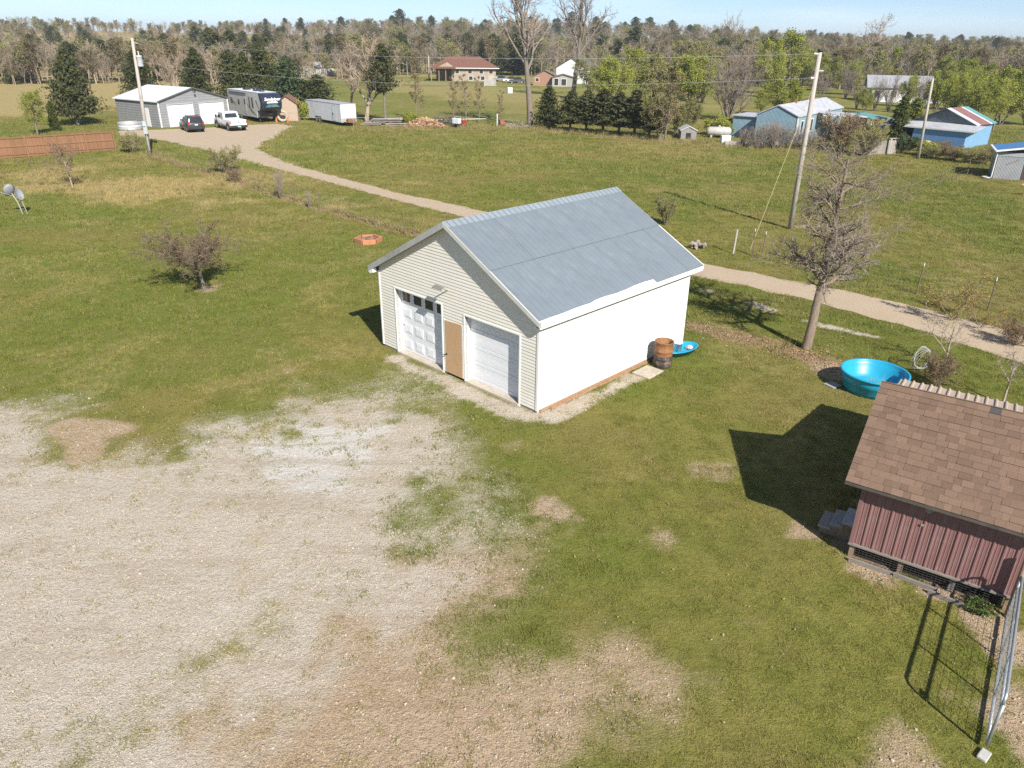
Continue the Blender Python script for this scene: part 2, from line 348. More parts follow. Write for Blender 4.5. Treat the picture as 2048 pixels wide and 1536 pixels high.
# driveway: a thin gravel sheet with uneven edges, from the neighbour's garage past the white garage to the right
top = [(238, 262), (330, 259), (430, 255), (505, 250), (560, 248), (583, 253), (552, 272), (525, 285), (516, 297), (545, 314), (590, 330), (640, 345), (720, 366), (800, 387), (890, 405), (975, 424)]
top2 = [(1400, 526), (1500, 545), (1600, 566), (1700, 586), (1800, 606), (1900, 633), (2048, 668), (2300, 735)]
bot2 = [(2300, 800), (2048, 727), (1900, 680), (1800, 651), (1700, 625), (1600, 598), (1500, 574), (1375, 551)]
bot = [(905, 429), (820, 408), (740, 387), (660, 365), (590, 347), (520, 330), (450, 312), (400, 298), (340, 284), (290, 276), (238, 272)]
def dense(P, step=.45):
    out = []
    for a, b in zip(P, P[1:] + P[:1]):
        a = Vector(a); b = Vector(b); n = max(1, int((b - a).length / step))
        out += [a.lerp(b, i / n) for i in range(n)]
    return out
DRIVE = gp(top + top2 + bot2 + bot)
dp = dense(DRIVE); dn = np.array([(q.x, q.y) for q in dp])
dn = dn + np.stack([fbm(dn[:, 0], dn[:, 1], .8, 3, 71) - .5, fbm(dn[:, 0], dn[:, 1], .8, 3, 72) - .5], -1) * .55
bm = bmesh.new(); bv = [bm.verts.new((a, b, .012)) for a, b in dn]; be = [bm.edges.new((bv[i], bv[(i + 1) % len(bv)])) for i in range(len(bv))]
bmesh.ops.triangle_fill(bm, use_beauty=True, edges=be); bmesh.ops.recalc_face_normals(bm, faces=bm.faces)
if bm.faces and sum(fc.normal.z for fc in bm.faces) < 0: bmesh.ops.reverse_faces(bm, faces=bm.faces)
dm = bpy.data.meshes.new('driveway'); bm.to_mesh(dm); bm.free()
dmat = bpy.data.materials.new('driveway_gravel'); dmat.use_nodes = True; T = NT(dmat); B = T.N['Principled BSDF']; p = T.pos()
c = T.mix(T.mr(T.noise(p, 22, 4, .7), .35, .65), (.53, .425, .31), (.40, .315, .22)); c = T.mix(T.m('MULTIPLY', T.mr(T.noise(p, .7, 5, .7), .42, .65), .55), c, (.44, .335, .225)); c = T.mix(T.m('MULTIPLY', T.mr(T.noise(p, 60, 2), .54, .64), .6), c, (.2, .16, .11))
T.L.new(c, B.inputs['Base Color']); B.inputs['Roughness'].default_value = .95; B.inputs['Specular IOR Level'].default_value = .15
bp = T.n('ShaderNodeBump'); bp.inputs['Strength'].default_value = .6; bp.inputs['Distance'].default_value = .03; T.L.new(T.noise(p, 30, 3), bp.inputs['Height']); T.L.new(bp.outputs[0], B.inputs['Normal'])
dm.materials.append(dmat); struct('driveway', dm)

# ---------------------------------------------------------------- loose cover
def leafmat(name, typ='INSTANCER', tall=False):
    m = bpy.data.materials.new(name); m.use_nodes = True; T = NT(m); B = T.N['Principled BSDF']
    if tall:
        oi = T.n('ShaderNodeObjectInfo'); c = T.mix(oi.outputs['Random'], (.46, .37, .18), (.24, .22, .07))
    else:
        c, p = grass_colour(T, typ); oi = T.n('ShaderNodeObjectInfo'); q = T.n('ShaderNodeMapRange'); T.L.new(oi.outputs['Random'], q.inputs[0]); q.inputs[3].default_value = 1.1; q.inputs[4].default_value = 1.6
        hs = T.n('ShaderNodeHueSaturation'); T.L.new(q.outputs[0], hs.inputs['Value']); T.L.new(c, hs.inputs['Color']); c = T.mix(T.m('MULTIPLY', T.m('GREATER_THAN', T.m('FRACT', T.m('MULTIPLY', oi.outputs['Random'], 17.3)), .80), .75), hs.outputs[0], (.36, .30, .12))
    T.L.new(c, B.inputs['Base Color']); B.inputs['Roughness'].default_value = .7; B.inputs['Specular IOR Level'].default_value = .25
    td = T.n('ShaderNodeBsdfTranslucent'); T.L.new(c, td.inputs[0]); ms = T.n('ShaderNodeMixShader'); ms.inputs[0].default_value = .35
    T.L.new(B.outputs[0], ms.inputs[1]); T.L.new(td.outputs[0], ms.inputs[2]); T.L.new(ms.outputs[0], T.N['Material Output'].inputs[0]); return m
def tuft(seed, nb, R, h, w, mat, lean=.5):
    r = random.Random(seed); V = []; F = []
    for i in range(nb):
        a = r.random() * 2 * PI; d = R * math.sqrt(r.random()); x, y = d * math.cos(a), d * math.sin(a); b = r.random() * 2 * PI
        hh = h * r.uniform(.5, 1.15); l = lean * hh * r.uniform(.3, 1.6); la = r.random() * 2 * PI; wx, wy = w * math.cos(b), w * math.sin(b)
        k = len(V); V += [(x - wx, y - wy, 0), (x + wx, y + wy, 0), (x + l * math.cos(la), y + l * math.sin(la), hh)]; F.append((k, k + 1, k + 2))
    return proto('tuft', mesh('tuft', (V, F), mat))
gmt = leafmat('grass_blades'); tufts = [tuft(i, 34, .15, .055, .006, gmt, .8) for i in range(4)]
def field(n, x0, x1, y0, y1, seed):
    r = np.random.default_rng(seed); return r.uniform(x0, x1, n), r.uniform(y0, y1, n), r
def inview(x, y, m=1.5): return (np.abs(x) < .74 * y + 2.2 + m) & (y > 5.5)
DSD = lambda x, y: polysd(x, y, DRIVE)
GP = []; 
for y0, y1, dens, s in ((6, 16, 62, .85), (16, 26, 40, 1.0), (26, 40, 22, 1.35), (40, 62, 10, 1.9), (62, 104, 3.6, 2.9)):
    hw = .74 * y1 + 3; n = int(2 * hw * (y1 - y0) * dens); x, y, r = field(n, -hw, hw, y0, y1, int(y0)); k = inview(x, y); x = x[k]; y = y[k]
    g, t, st, lu, li = cover(x, y); pr = (1 - .93 * sstep(.2, .95, g)) * (1 - .86 * sstep(.2, .95, t)) * (1 - .7 * li) * (.55 + .45 * sstep(.3, .6, fbm(x, y, .8, 3, 88)))
    k = (r.random(len(x)) < pr) & (DSD(x, y) < .05)
    lx = (x + 4.507) * .7178 + (y - 23.932) * -.6963; ly = (x + 4.507) * .6963 + (y - 23.932) * .7178
    k &= ~((lx > -.05) & (lx < 7.35) & (ly > -.05) & (ly < 7.6))
    x, y, st, lu = x[k], y[k], st[k], lu[k]; sc = s * r.uniform(.7, 1.35, len(x)); hz = sc * (.75 + .9 * lu * r.random(len(x)) + .5 * st)
    GP.append((np.stack([x, y, np.full(len(x), -.004)], -1), np.stack([0 * x, 0 * x, r.uniform(0, 6.28, len(x))], -1), np.stack([sc, sc, hz], -1), r.integers(0, 4, len(x)), st, lu))
GP = [np.concatenate([q[i] for q in GP]) for i in range(6)]
scatter('grass', GP[0], GP[1], GP[2], tufts, GP[3], {'straw': GP[4], 'lush': GP[5]})
# tall dry grass: left meadow, fence lines, field edges
tmt = leafmat('dry_grass_blades', tall=True); tall = [tuft(20 + i, 26, .16, .34, .008, tmt, .55) for i in range(3)]
TP = []
x, y, r = field(46000, -62, 50, 20, 120, 5); k = inview(x, y); x = x[k]; y = y[k]; g, t, st, lu, li = cover(x, y)
w = fbm(x, y, 2.2, 3, 13); pr = np.maximum(sstep(.45, .95, st) * (x < -8) * sstep(.38, .6, w) * .75, .55 * sstep(1.1, .2, linesd(x, y, FENCELINE)))
pr = np.maximum(pr, .5 * sstep(3.2, .5, linesd(x, y, YARDEDGE))); pr = np.maximum(pr, .3 * sstep(1.0, .2, linesd(x, y, LITTER2)))
k = (r.random(len(x)) < pr) & (DSD(x, y) < -.3) & ~((x > -4) & (x < 8) & (y > 19) & (y < 33)); x, y = x[k], y[k]; s = r.uniform(.6, 1.25, len(x)) * (1 + .006 * y)
scatter('dry_grass', np.stack([x, y, 0 * x], -1), np.stack([0 * x, 0 * x, r.uniform(0, 6.28, len(x))], -1), np.stack([s * 1.2, s * 1.2, s], -1), tall, r.integers(0, 3, len(x)))
# crushed stone on the lot, the track and along the driveway
def stone(seed, mat):
    bm = bmesh.new(); bmesh.ops.create_icosphere(bm, subdivisions=1, radius=1); r = random.Random(seed)
    for v in bm.verts: v.co *= r.uniform(.7, 1.15); v.co.z *= .65
    me = bpy.data.meshes.new('stone'); bm.to_mesh(me); bm.free(); me.materials.append(mat); return proto('stone', me)
smat = M('crushed_stone', (.42, .365, .29), (.31, .26, .20), 2.0, .95, rand=.26, spec=.1)
stones = [stone(i, smat) for i in range(4)]
SP = []
for y0, y1, dens in ((6, 14, 300), (14, 24, 150), (24, 40, 30)):
    hw = .74 * y1 + 3; n = int(2 * hw * (y1 - y0) * dens); x, y, r = field(n, -hw, hw, y0, y1, 100 + int(y0)); k = inview(x, y); x = x[k]; y = y[k]
    g, t, st, lu, li = cover(x, y); k = r.random(len(x)) < np.maximum(sstep(.12, .7, g), .55 * sstep(.3, .8, t)); x, y = x[k], y[k]
    s = np.clip(r.lognormal(-4.45, .40, len(x)), .006, .034)
    SP.append((np.stack([x, y, s * .2], -1), r.uniform(0, 6.28, (len(x), 3)), np.stack([s, s, s], -1)))
ed = dn[(dn[:, 1] > 55) & (dn[:, 0] > -42)]; kk = 3; ex = np.repeat(ed, kk, 0) + rng.normal(0, .35, (len(ed) * kk, 2)); s = rng.uniform(.0, .055, len(ex)) * (ex[:, 1] > 74) * (ex[:, 0] > -31) + rng.uniform(.02, .05, len(ex))
SP.append((np.stack([ex[:, 0], ex[:, 1], s * .3], -1), rng.uniform(0, 6.28, (len(ex), 3)), np.stack([s, s, s], -1)))
SP = [np.concatenate([q[i] for q in SP]) for i in range(3)]
scatter('gravel', SP[0], SP[1], SP[2], stones, rng.integers(0, 4, len(SP[0])))
# fallen leaves along the fence line and under the tree
lm = M('fallen_leaf', (.25, .14, .08), (.36, .26, .17), 8, .8, rand=.35)
lf = [proto('leaf', mesh('leaf', ([(-.038, 0, 0), (0, -.024, .012), (.042, 0, .004), (0, .027, .014)], [(0, 1, 2), (0, 2, 3)]), lm))]
LP = []
for pts, wd, nn in ((FENCELINE, .6, 1300), (LITTER2, .6, 900), ([(10.2, 24.2), (10.6, 23.6)], .9, 200)):
    P = np.array(pts); i = rng.integers(0, len(P) - 1, nn); t = rng.random(nn)[:, None]; q = P[i] * (1 - t) + P[i + 1] * t + rng.normal(0, wd * .6, (nn, 2)); LP.append(q)
LP = np.concatenate(LP); n = len(LP); s = rng.uniform(.5, 1.2, n) * (.9 + .008 * LP[:, 1])
scatter('leaf_litter', np.stack([LP[:, 0], LP[:, 1], np.full(n, .015)], -1), np.stack([rng.normal(0, .4, n), rng.normal(0, .4, n), rng.uniform(0, 6.28, n)], -1), np.stack([s, s, s], -1), lf)
# pale dead leaves and bits strewn over the lawn
pm_ = M('pale_dead_leaf', (.36, .30, .18), (.26, .20, .12), 8, .8, rand=.3)
pl_ = [proto('leaf', mesh('leaf', ([(-.03, 0, 0), (0, -.016, .012), (.034, 0, .006), (0, .018, .016)], [(0, 1, 2), (0, 2, 3)]), pm_))]
x, y, r = field(15000, -40, 36, 6, 60, 321); k = inview(x, y) & (DSD(x, y) < 0) & (fbm(x, y, 4, 3, 15) > .42) & ~((x > -5) & (x < 7) & (y > 18) & (y < 31)); x, y = x[k], y[k]; k = r.random(len(x)) < .7; x, y = x[k], y[k]; s = r.uniform(.4, 1.1, len(x)) * (.7 + .015 * y)
scatter('fallen_leaves', np.stack([x, y, np.full(len(x), .045)], -1), np.stack([r.normal(0, .5, len(x)), r.normal(0, .5, len(x)), r.uniform(0, 6.28, len(x))], -1), np.stack([s, s, s], -1), pl_)
# ---------------------------------------------------------------- the white garage
vinyl = M('cream_vinyl_siding', (.75, .715, .63), (.715, .68, .595), 1.5, .45, bump=.05, bscale=60, rand=.02)
white_trim = M('white_trim', (.80, .79, .76), (.75, .74, .70), 2, .5)
door_white = M('white_door_paint', (.76, .77, .79), (.73, .74, .765), 1.5, .45)
galv = M('galvanised_trim', (.44, .44, .43), (.52, .52, .52), 5, .5, .35, c3=(.35, .34, .33))
roof_blue = M('blue_grey_roof_metal', (.205, .238, .266), (.175, .208, .236), 1.2, .55, .15, bump=.08, bscale=3, rand=.035, c3=(.23, .262, .288), s3=.9)
conc = M('concrete', (.50, .44, .36), (.40, .35, .28), 6, .9, bump=.2)
rot_wood = M('weathered_sill_wood', (.30, .15, .08), (.38, .27, .17), 9, .9, bump=.3, stretch=(1, 1, 4))
glass = M('dark_glass', (.03, .035, .04), (.05, .05, .055), 3, .08, spec=.6)
brown_glass = M('brown_glass', (.16, .10, .07), (.08, .06, .05), 6, .15)
ply = M('tan_plywood', (.53, .345, .19), (.48, .305, .165), 4, .75, stretch=(6, 1, .6), c3=(.57, .40, .25))
black = M('black_metal', (.02, .02, .02), (.03, .03, .03), 5, .5)
W_, L_, H_, RZ, EZ, OF, OB, OS = 7.3, 7.56, 2.63, 4.94, 2.851, .24, .46, .243
ga = thing('garage', 'cream sided garage with pale blue metal roof and two white overhead doors', 'garage', (-4.507, 23.932, 0), -.77015)
part('foundation', J(box(.02, W_ - .02, .3, L_ - .02, 0, .13), box(.02, .80, .02, .3, 0, .13), box(3.24, 3.33, .02, .3, 0, .13), box(4.18, 4.24, .02, .3, 0, .13), box(6.6, W_ - .02, .02, .3, 0, .13)), conc, ga)
part('sill_board', box(W_ - .02, W_ + .035, .1, L_ - .1, .015, .12), rot_wood, ga)
part('sill_board', box(W_ + .04, W_ + .11, .5, L_ - 1.9, 0, .05), rot_wood, ga)
# inner wall sheathing (behind the boards) with the openings left free
D1, PL, D2 = (.86, 3.20, 2.31), (3.35, 4.16, 1.86), (4.27, 6.57, 2.22)
sl_ = (RZ - EZ) / (W_ / 2 + OS)                                   # roof slope
def rz_(x): return RZ - .07 - sl_ * abs(x - W_ / 2)               # underside of the roof over x
fwl = thing('x', '', '', ); bpy.data.objects.remove(fwl)
def emptypart(name, parent): o = bpy.data.objects.new(name, None); col.objects.link(o); o.parent = parent; return o
def sheath(y0, y1):
    out = [box(.01, D1[0], y0, y1, .1, H_), box(D1[1], PL[0], y0, y1, .1, H_), box(PL[1], D2[0], y0, y1, .1, H_), box(D2[1], W_ - .01, y0, y1, .1, H_),
           box(D1[0], D1[1], y0, y1, D1[2], H_), box(PL[0], PL[1], y0, y1, PL[2], H_), box(D2[0], D2[1], y0, y1, D2[2], H_)]
    out.append(prism([(.01, y0, H_), (W_ - .01, y0, H_), (W_ - .01, y0, rz_(W_) - .03), (W_ / 2, y0, RZ - .12), (.01, y0, rz_(0) - .03)], (0, y1 - y0, 0)))
    return J(*out)
front = part('front_wall', sheath(.0, .12), white_trim, ga)
bprism = lambda: prism([(.01, L_ - .1, .1), (W_ - .01, L_ - .1, .1), (W_ - .01, L_ - .1, rz_(W_) - .03), (W_ / 2, L_ - .1, RZ - .12), (.01, L_ - .1, rz_(0) - .03)], (0, .1, 0))
part('back_wall', bprism(), vinyl, ga)
part('left_wall', box(0, .1, .12, L_ - .1, .1, H_ + .05), vinyl, ga)
side = part('right_wall', box(W_ - .1, W_, .12, L_ - .1, .1, H_ + .05), white_trim, ga)
CH = .1015
def xl(z): return max(0.0, W_ / 2 - (RZ - .1 - z) / sl_)
i = 0; z = .10
while z < RZ - .16:
    z1 = min(z + CH + .008, RZ - .12)
    L0, L1 = max(.055, xl(z)), max(.055, xl(z1)); zm = z + CH * .5
    cuts = [(a, b) for a, b, t in (D1, PL, D2) if zm < t]
    segs = []; s = None; cur = 'L'
    edges = []; 
    xs_ = [('L',)] ; start = 'L'
    for a, b in cuts: edges.append((start, a - .035)); start = b + .035
    edges.append((start, 'R'))
    for a, b in edges:
        a0, a1 = (L0, L1) if a == 'L' else (a, a); b0, b1 = (W_ - L0, W_ - L1) if b == 'R' else (b, b)
        if b0 - a0 < .03: continue
        o0, o1 = -.020, -.004
        part('siding_board', hexa([(a0, o0, z), (b0, o0, z), (b0, 0, z), (a0, 0, z), (a1, o1, z1), (b1, o1, z1), (b1, 0, z1), (a1, 0, z1)]), vinyl, front)
    z += CH
z = .12
while z < H_ + .1:
    z1 = z + CH + .008
    part('siding_board', hexa([(W_, .02, z), (W_ + .026, .02, z), (W_ + .026, L_ - .06, z), (W_, L_ - .06, z), (W_, .02, z1), (W_ + .003, .02, z1), (W_ + .003, L_ - .06, z1), (W_, L_ - .06, z1)]), vinyl, side)
    z += CH
for x0, x1, y0, y1 in ((-.012, .055, -.034, .05), (W_ - .055, W_ + .034, -.034, .02), (W_ - .03, W_ + .034, L_ - .06, L_ + .03)):
    part('corner_trim', box(x0, x1, y0, y1, .09, H_ + .12), white_trim, ga, bevel=.006)
# door surrounds: jambs and heads set back into the wall
for a, b, t in (D1, D2):
    part('door_jamb', box(a - .045, a, -.032, .30, .0, t), white_trim, ga); part('door_jamb', box(b, b + .045, -.032, .30, .0, t), white_trim, ga)
    part('door_head', box(a - .045, b + .045, -.032, .30, t, t + .045), white_trim, ga)
    part('threshold', box(a + .002, b - .002, -.06, .3, 0, .07), conc, ga)
# overhead door with panes and raised panels
d1 = emptypart('overhead_door', ga); dy = .22; a, b, t = D1; sh = (t - .08) / 4
for k in range(4):
    z0 = .075 + k * sh; part('door_section', box(a + .003, b - .003, dy, dy + .05, z0, z0 + sh - .008), door_white, d1, bevel=.004)
    for c_ in range(4):
        cw = (b - a) / 4; x0 = a + c_ * cw + .09; x1 = a + (c_ + 1) * cw - .07; q0, q1 = z0 + .11, z0 + sh - .12
        if k < 3:
            part('raised_panel', J(box(x0, x1, dy - .014, dy - .001, q0, q1)), door_white, d1, bevel=.006)
            part('raised_panel', box(x0 + .06, x1 - .06, dy - .024, dy - .0145, q0 + .05, q1 - .05), door_white, d1, bevel=.004)
        else:
            part('window_frame', J(box(x0 - .02, x1 + .02, dy - .02, dy - .001, q0 - .02, q0 + .01), box(x0 - .02, x1 + .02, dy - .02, dy - .001, q1 - .01, q1 + .03), box(x0 - .02, x0 + .012, dy - .02, dy - .001, q0 + .01, q1 - .01), box(x1 - .012, x1 + .02, dy - .02, dy - .001, q0 + .01, q1 - .01)), door_white, d1)
            part('window_pane', box(x0 + .012, x1 - .012, dy - .008, dy - .0012, q0 + .01, q1 - .01), brown_glass if c_ == 0 else glass, d1)
part('lock_bolt', box(a + .06, a + .16, dy - .02, dy - .001, .98, 1.02), M('rusty_bolt', (.45, .28, .18), (.3, .2, .15), 9), d1)
# overhead door of plain ribbed sections
d2 = emptypart('overhead_door', ga); a, b, t = D2; sh = (t - .08) / 4
for k in range(4):
    z0 = .075 + k * sh
    pf = [(dy + .05, z0), (dy, z0), (dy, z0 + .11), (dy + .018, z0 + .118), (dy + .018, z0 + .128), (dy, z0 + .136), (dy, z0 + sh * .5), (dy + .004, z0 + sh - .16), (dy + .004, z0 + sh - .014), (dy + .02, z0 + sh - .006), (dy + .05, z0 + sh - .006)]
    part('door_section', prism([(a + .003, y_, z_) for y_, z_ in pf], (b - a - .006, 0, 0)), door_white, d2)
# walk door boarded with plywood
pd = emptypart('boarded_door', ga); part('plywood_sheet', hexa([(PL[0] + .01, -.035, .1), (PL[1] - .01, -.035, .1), (PL[1] - .01, -.012, .1), (PL[0] + .01, -.012, .1), (PL[0] + .01, -.035, PL[2] - .02), (PL[1] - .04, -.035, PL[2] + .02), (PL[1] - .04, -.012, PL[2] + .02), (PL[0] + .01, -.012, PL[2] - .02)]), ply, pd)
part('door_frame', J(box(PL[0] - .035, PL[0] + .008, -.03, .1, .1, PL[2] + .01), box(PL[1] - .008, PL[1] + .035, -.03, .1, .1, PL[2] + .01)), white_trim, pd)
part('door_handle', J(tube([(3.41, -.036, .72), (3.41, -.10, .72)], .018, 8), tube([(3.41, -.10, .72), (3.32, -.11, .70)], .014, 8), tube([(3.41, -.036, .72), (3.41, -.042, .72)], .035, 12)), black, pd)
# solar lamp over the door
la = emptypart('solar_lamp', ga)
part('lamp_arm', tube([(3.55, -.02, 2.86), (3.52, -.26, 2.98)], .02, 8), galv, la)
part('lamp_head', xf(box(-.23, .23, -.08, .08, -.015, .015), (3.50, -.36, 3.00), rz=.0, rx=.35), M('pale_lamp_case', (.35, .34, .31), (.28, .27, .25), 5), la, bevel=.005)
part('solar_cell', xf(box(-.24, .24, -.085, .085, .0, .006), (3.50, -.36, 3.00), rx=.35).__class__((xf(box(-.21, .21, -.07, .07, .016, .02), (3.50, -.36, 3.00), rx=.35))), M('solar_cell', (.16, .155, .13), (.25, .24, .2), 6, .3), la)
# roof: ribbed sheets, two tiers to each slope
roof = emptypart('roof', ga); sw = (L_ + OF + OB) / 9; SL = math.hypot(W_ / 2 + OS, RZ - EZ); ang = math.atan(sl_)
def ribbed(w, l, pitch=.2286, rh=.021, rw=.05):
    """sheet with raised ribs: x along the eave, y up the slope"""
    prof = [(0, 0)]; n = int(round(w / pitch)); pt = w / n
    for k in range(n):
        c0 = (k + .5) * pt; prof += [(c0 - rw * .5, 0), (c0 - rw * .22, rh), (c0 + rw * .22, rh), (c0 + rw * .5, 0)]
    prof.append((w, 0)); m_ = len(prof); V = [(x, 0, z) for x, z in prof] + [(x, l, z) for x, z in prof] + [(x, 0, z - .006) for x, z in prof] + [(x, l, z - .006) for x, z in prof]
    F = [(k, k + 1, m_ + k + 1, m_ + k) for k in range(m_ - 1)] + [(2 * m_ + k + 1, 2 * m_ + k, 3 * m_ + k, 3 * m_ + k + 1) for k in range(m_ - 1)]
    F += [(k + 1, k, 2 * m_ + k, 2 * m_ + k + 1) for k in range(m_ - 1)] + [(m_ + k, m_ + k + 1, 3 * m_ + k + 1, 3 * m_ + k) for k in range(m_ - 1)]
    return V, F
lo_me = mesh('roof_sheet', ribbed(sw - .004, SL * .54), roof_blue); up_me = mesh('roof_sheet', ribbed(sw - .004, SL * .50), roof_blue)
for sgn in (1, -1):
    for k in range(9):
        y0 = -OF + k * sw + random.Random(k).uniform(-.002, .002)
        ex = W_ / 2 + sgn * (W_ / 2 + OS)
        for me_, off, lift in ((lo_me, 0, 0), (up_me, SL * .50, .022)):
            ux = Vector((-sgn * math.cos(ang), 0, math.sin(ang))); nn = Vector((sgn * math.sin(ang), 0, math.cos(ang)))
            yy = Vector((0, 1, 0)) if sgn > 0 else Vector((0, -1, 0))
            st_ = Vector((ex, y0 if sgn > 0 else y0 + sw, EZ)) + ux * off + nn * (lift + .02 + random.Random(k * 7 + off).uniform(0, .006))
            o = put('roof_sheet', me_, roof); o.matrix_local = Matrix(((yy.x, ux.x, nn.x, st_.x), (yy.y, ux.y, nn.y, st_.y), (yy.z, ux.z, nn.z, st_.z), (0, 0, 0, 1)))
for k in range(5):
    y0 = -OF - .01 + k * (L_ + OF + OB + .02) / 5; y1 = y0 + (L_ + OF + OB) / 5 + .04; h = .055 + .003 * (k % 2)
    part('ridge_cap', prism([(W_ / 2 - .24, y0, RZ + h - .24 * sl_), (W_ / 2, y0, RZ + h), (W_ / 2 + .24, y0, RZ + h - .24 * sl_), (W_ / 2 + .24, y0, RZ + h - .24 * sl_ - .012), (W_ / 2, y0, RZ + h - .012), (W_ / 2 - .24, y0, RZ + h - .24 * sl_ - .012)], (0, y1 - y0, 0)), M('ridge_metal', (.30, .34, .37), (.26, .30, .33), 2, .5, .15), roof)
for sgn in (1, -1):
    e = W_ / 2 + sgn * (W_ / 2 + OS)
    for y0, y1, mt in ((-OF - .02, -OF + .015, galv if sgn < 0 else M('shade_grey_trim', (.58, .57, .53), (.52, .51, .48), 3, .6)), (L_ + OB - .015, L_ + OB + .02, white_trim)):  # front right rake carries the shade of grazing light in its grey
        part('rake_trim', prism([(W_ / 2, y0, RZ + .04), (e, y0, EZ + .04), (e, y0, EZ - .10), (W_ / 2, y0, RZ - .10)] if sgn > 0 else [(W_ / 2, y0, RZ + .05), (W_ / 2, y0, RZ - .145), (e, y0, EZ - .145), (e, y0, EZ + .05)], (0, y1 - y0, 0)), mt, roof)
    part('soffit', prism([(W_ / 2, -OF + .016, RZ - .06), (e, -OF + .016, EZ - .06), (e, -OF + .016, EZ - .09), (W_ / 2, -OF + .016, RZ - .09)], (0, OF - .012, 0)), M('tan_soffit', (.42, .36, .27), (.36, .31, .24), 4), roof)
    part('fascia', box(min(e, e - sgn * .03), max(e, e - sgn * .03), -OF + .016, L_ + OB - .016, EZ - .15, EZ + .005), white_trim, roof)
    part('eave_soffit', box(min(e - sgn * .031, W_ / 2 + sgn * (W_ / 2 + .03)), max(e - sgn * .031, W_ / 2 + sgn * (W_ / 2 + .03)), -OF + .02, L_ + OB - .02, EZ - .15, EZ - .13), white_trim, roof)
# torn eave flashing over part of the right side
fl_pts = [(0, 0)]; yy_ = -OF; V = []; F = []; rr = random.Random(4); n_ = 22; e = W_ + OS
for k in range(n_ + 1):
    t_ = k / n_; y_ = -OF + t_ * 5.4; wdt = .07 + .05 * (t_ > .42) * math.sin(t_ * 9) ** 2 + rr.uniform(-.012, .012) + .05 * max(0, t_ - .4)
    V += [(e + .035, y_, EZ - .06), (e + .04, y_, EZ + .04), (e - wdt * math.cos(ang), y_, EZ + .052 + wdt * math.sin(ang))]
for k in range(n_):
    for q in range(2): F.append((3 * k + q, 3 * k + 3 + q, 3 * k + 4 + q, 3 * k + 1 + q))
part('eave_flashing', (V, F), white_trim, roof)
part('corner_return', prism([(-OS - .02, -OF - .018, EZ - .145), (.0, -OF - .018, EZ - .02), (.0, -OF - .018, EZ - .15), (-.14, -OF - .018, EZ - .20)], (0, .15, 0)), white_trim, roof)

# ---------------------------------------------------------------- beside the garage
rust = M('rusty_steel', (.33, .155, .055), (.18, .085, .05), 7, .8, bump=.2, c3=(.10, .07, .055), s3=3)
char = M('charred_steel', (.035, .03, .028), (.075, .06, .05), 8, .8, c3=(.22, .15, .1), s3=4)
bx = thing('burn_barrel', 'rusty steel drum with blackened lower half beside the sided wall', 'barrel', (4.98, 22.42, .0))
R_ = .30
def ring(z, r=R_, b=.018): return [(r, z - .03), (r + b, z - .012), (r + b, z + .012), (r, z + .03)]
part('lower_body', lathe([(0, .01), (R_, .01), (R_ + .01, .02)] + ring(.18)[1:] + [(R_, .26)] + ring(.32) + [(R_, .42)], 28), char, bx, True)
part('upper_body', lathe([(R_, .42)] + ring(.58) + [(R_, .86), (R_ + .012, .87), (R_ + .012, .89), (R_ - .012, .89), (R_ - .012, .05)], 28), rust, bx, True)
blue = M('turquoise_plastic', (.018, .33, .52), (.016, .29, .47), 2, .35, spec=.5)
tr_ = thing('blue_sled', 'turquoise plastic tub holding a white bucket at the garage corner', 'tub', (5.80, 23.55, 0), .62)
prof = [(.0, .03), (.62, .03), (.74, .20), (.78, .20), (.78, .225), (.70, .225), (.58, .05), (0, .05)]
v, fcs = lathe(prof, 24); part('basin', ([(x * 1.0, y * .55, z_) for x, y, z_ in v], fcs), blue, tr_, True)
bk = thing('bucket', 'white plastic bucket standing in the turquoise tub', 'bucket', (5.72, 23.62, .052), .3)
part('pail', lathe([(0, 0), (.13, 0), (.155, .30), (.17, .30), (.17, .33), (.15, .33), (.125, .015), (0, .015)], 20), M('white_plastic', (.76, .76, .76), (.6, .62, .66), 6), bk, True)
part('bail', tube([(.165 * math.cos(t), .165 * math.sin(t) * .9, .31 - .02 * math.sin(t)) for t in np.linspace(0, PI, 9)], .006, 5), galv, bk)
rg = thing('rag', 'pink and white crumpled rag in the turquoise tub', 'rag', (6.18, 23.80, .06))
v, fcs = lathe([(0, .0), (.1, .01), (.13, .06), (.07, .12), (0, .14)], 9); part('cloth', ([(x * (1 + .5 * math.sin(5 * y * 30)), y, z_) for x, y, z_ in v], fcs), M('pink_cloth', (.6, .3, .3), (.6, .55, .55), 8), rg)
slab = G(1297, 746); thing('stepping_slab', 'flat beige concrete slab on the grass beside the garage wall', 'paving slab', (slab.x - .02, slab.y, 0), .80, me=mesh('stepping_slab', box(-.42, .42, -.33, .33, 0, .06), conc, bevel=.012))
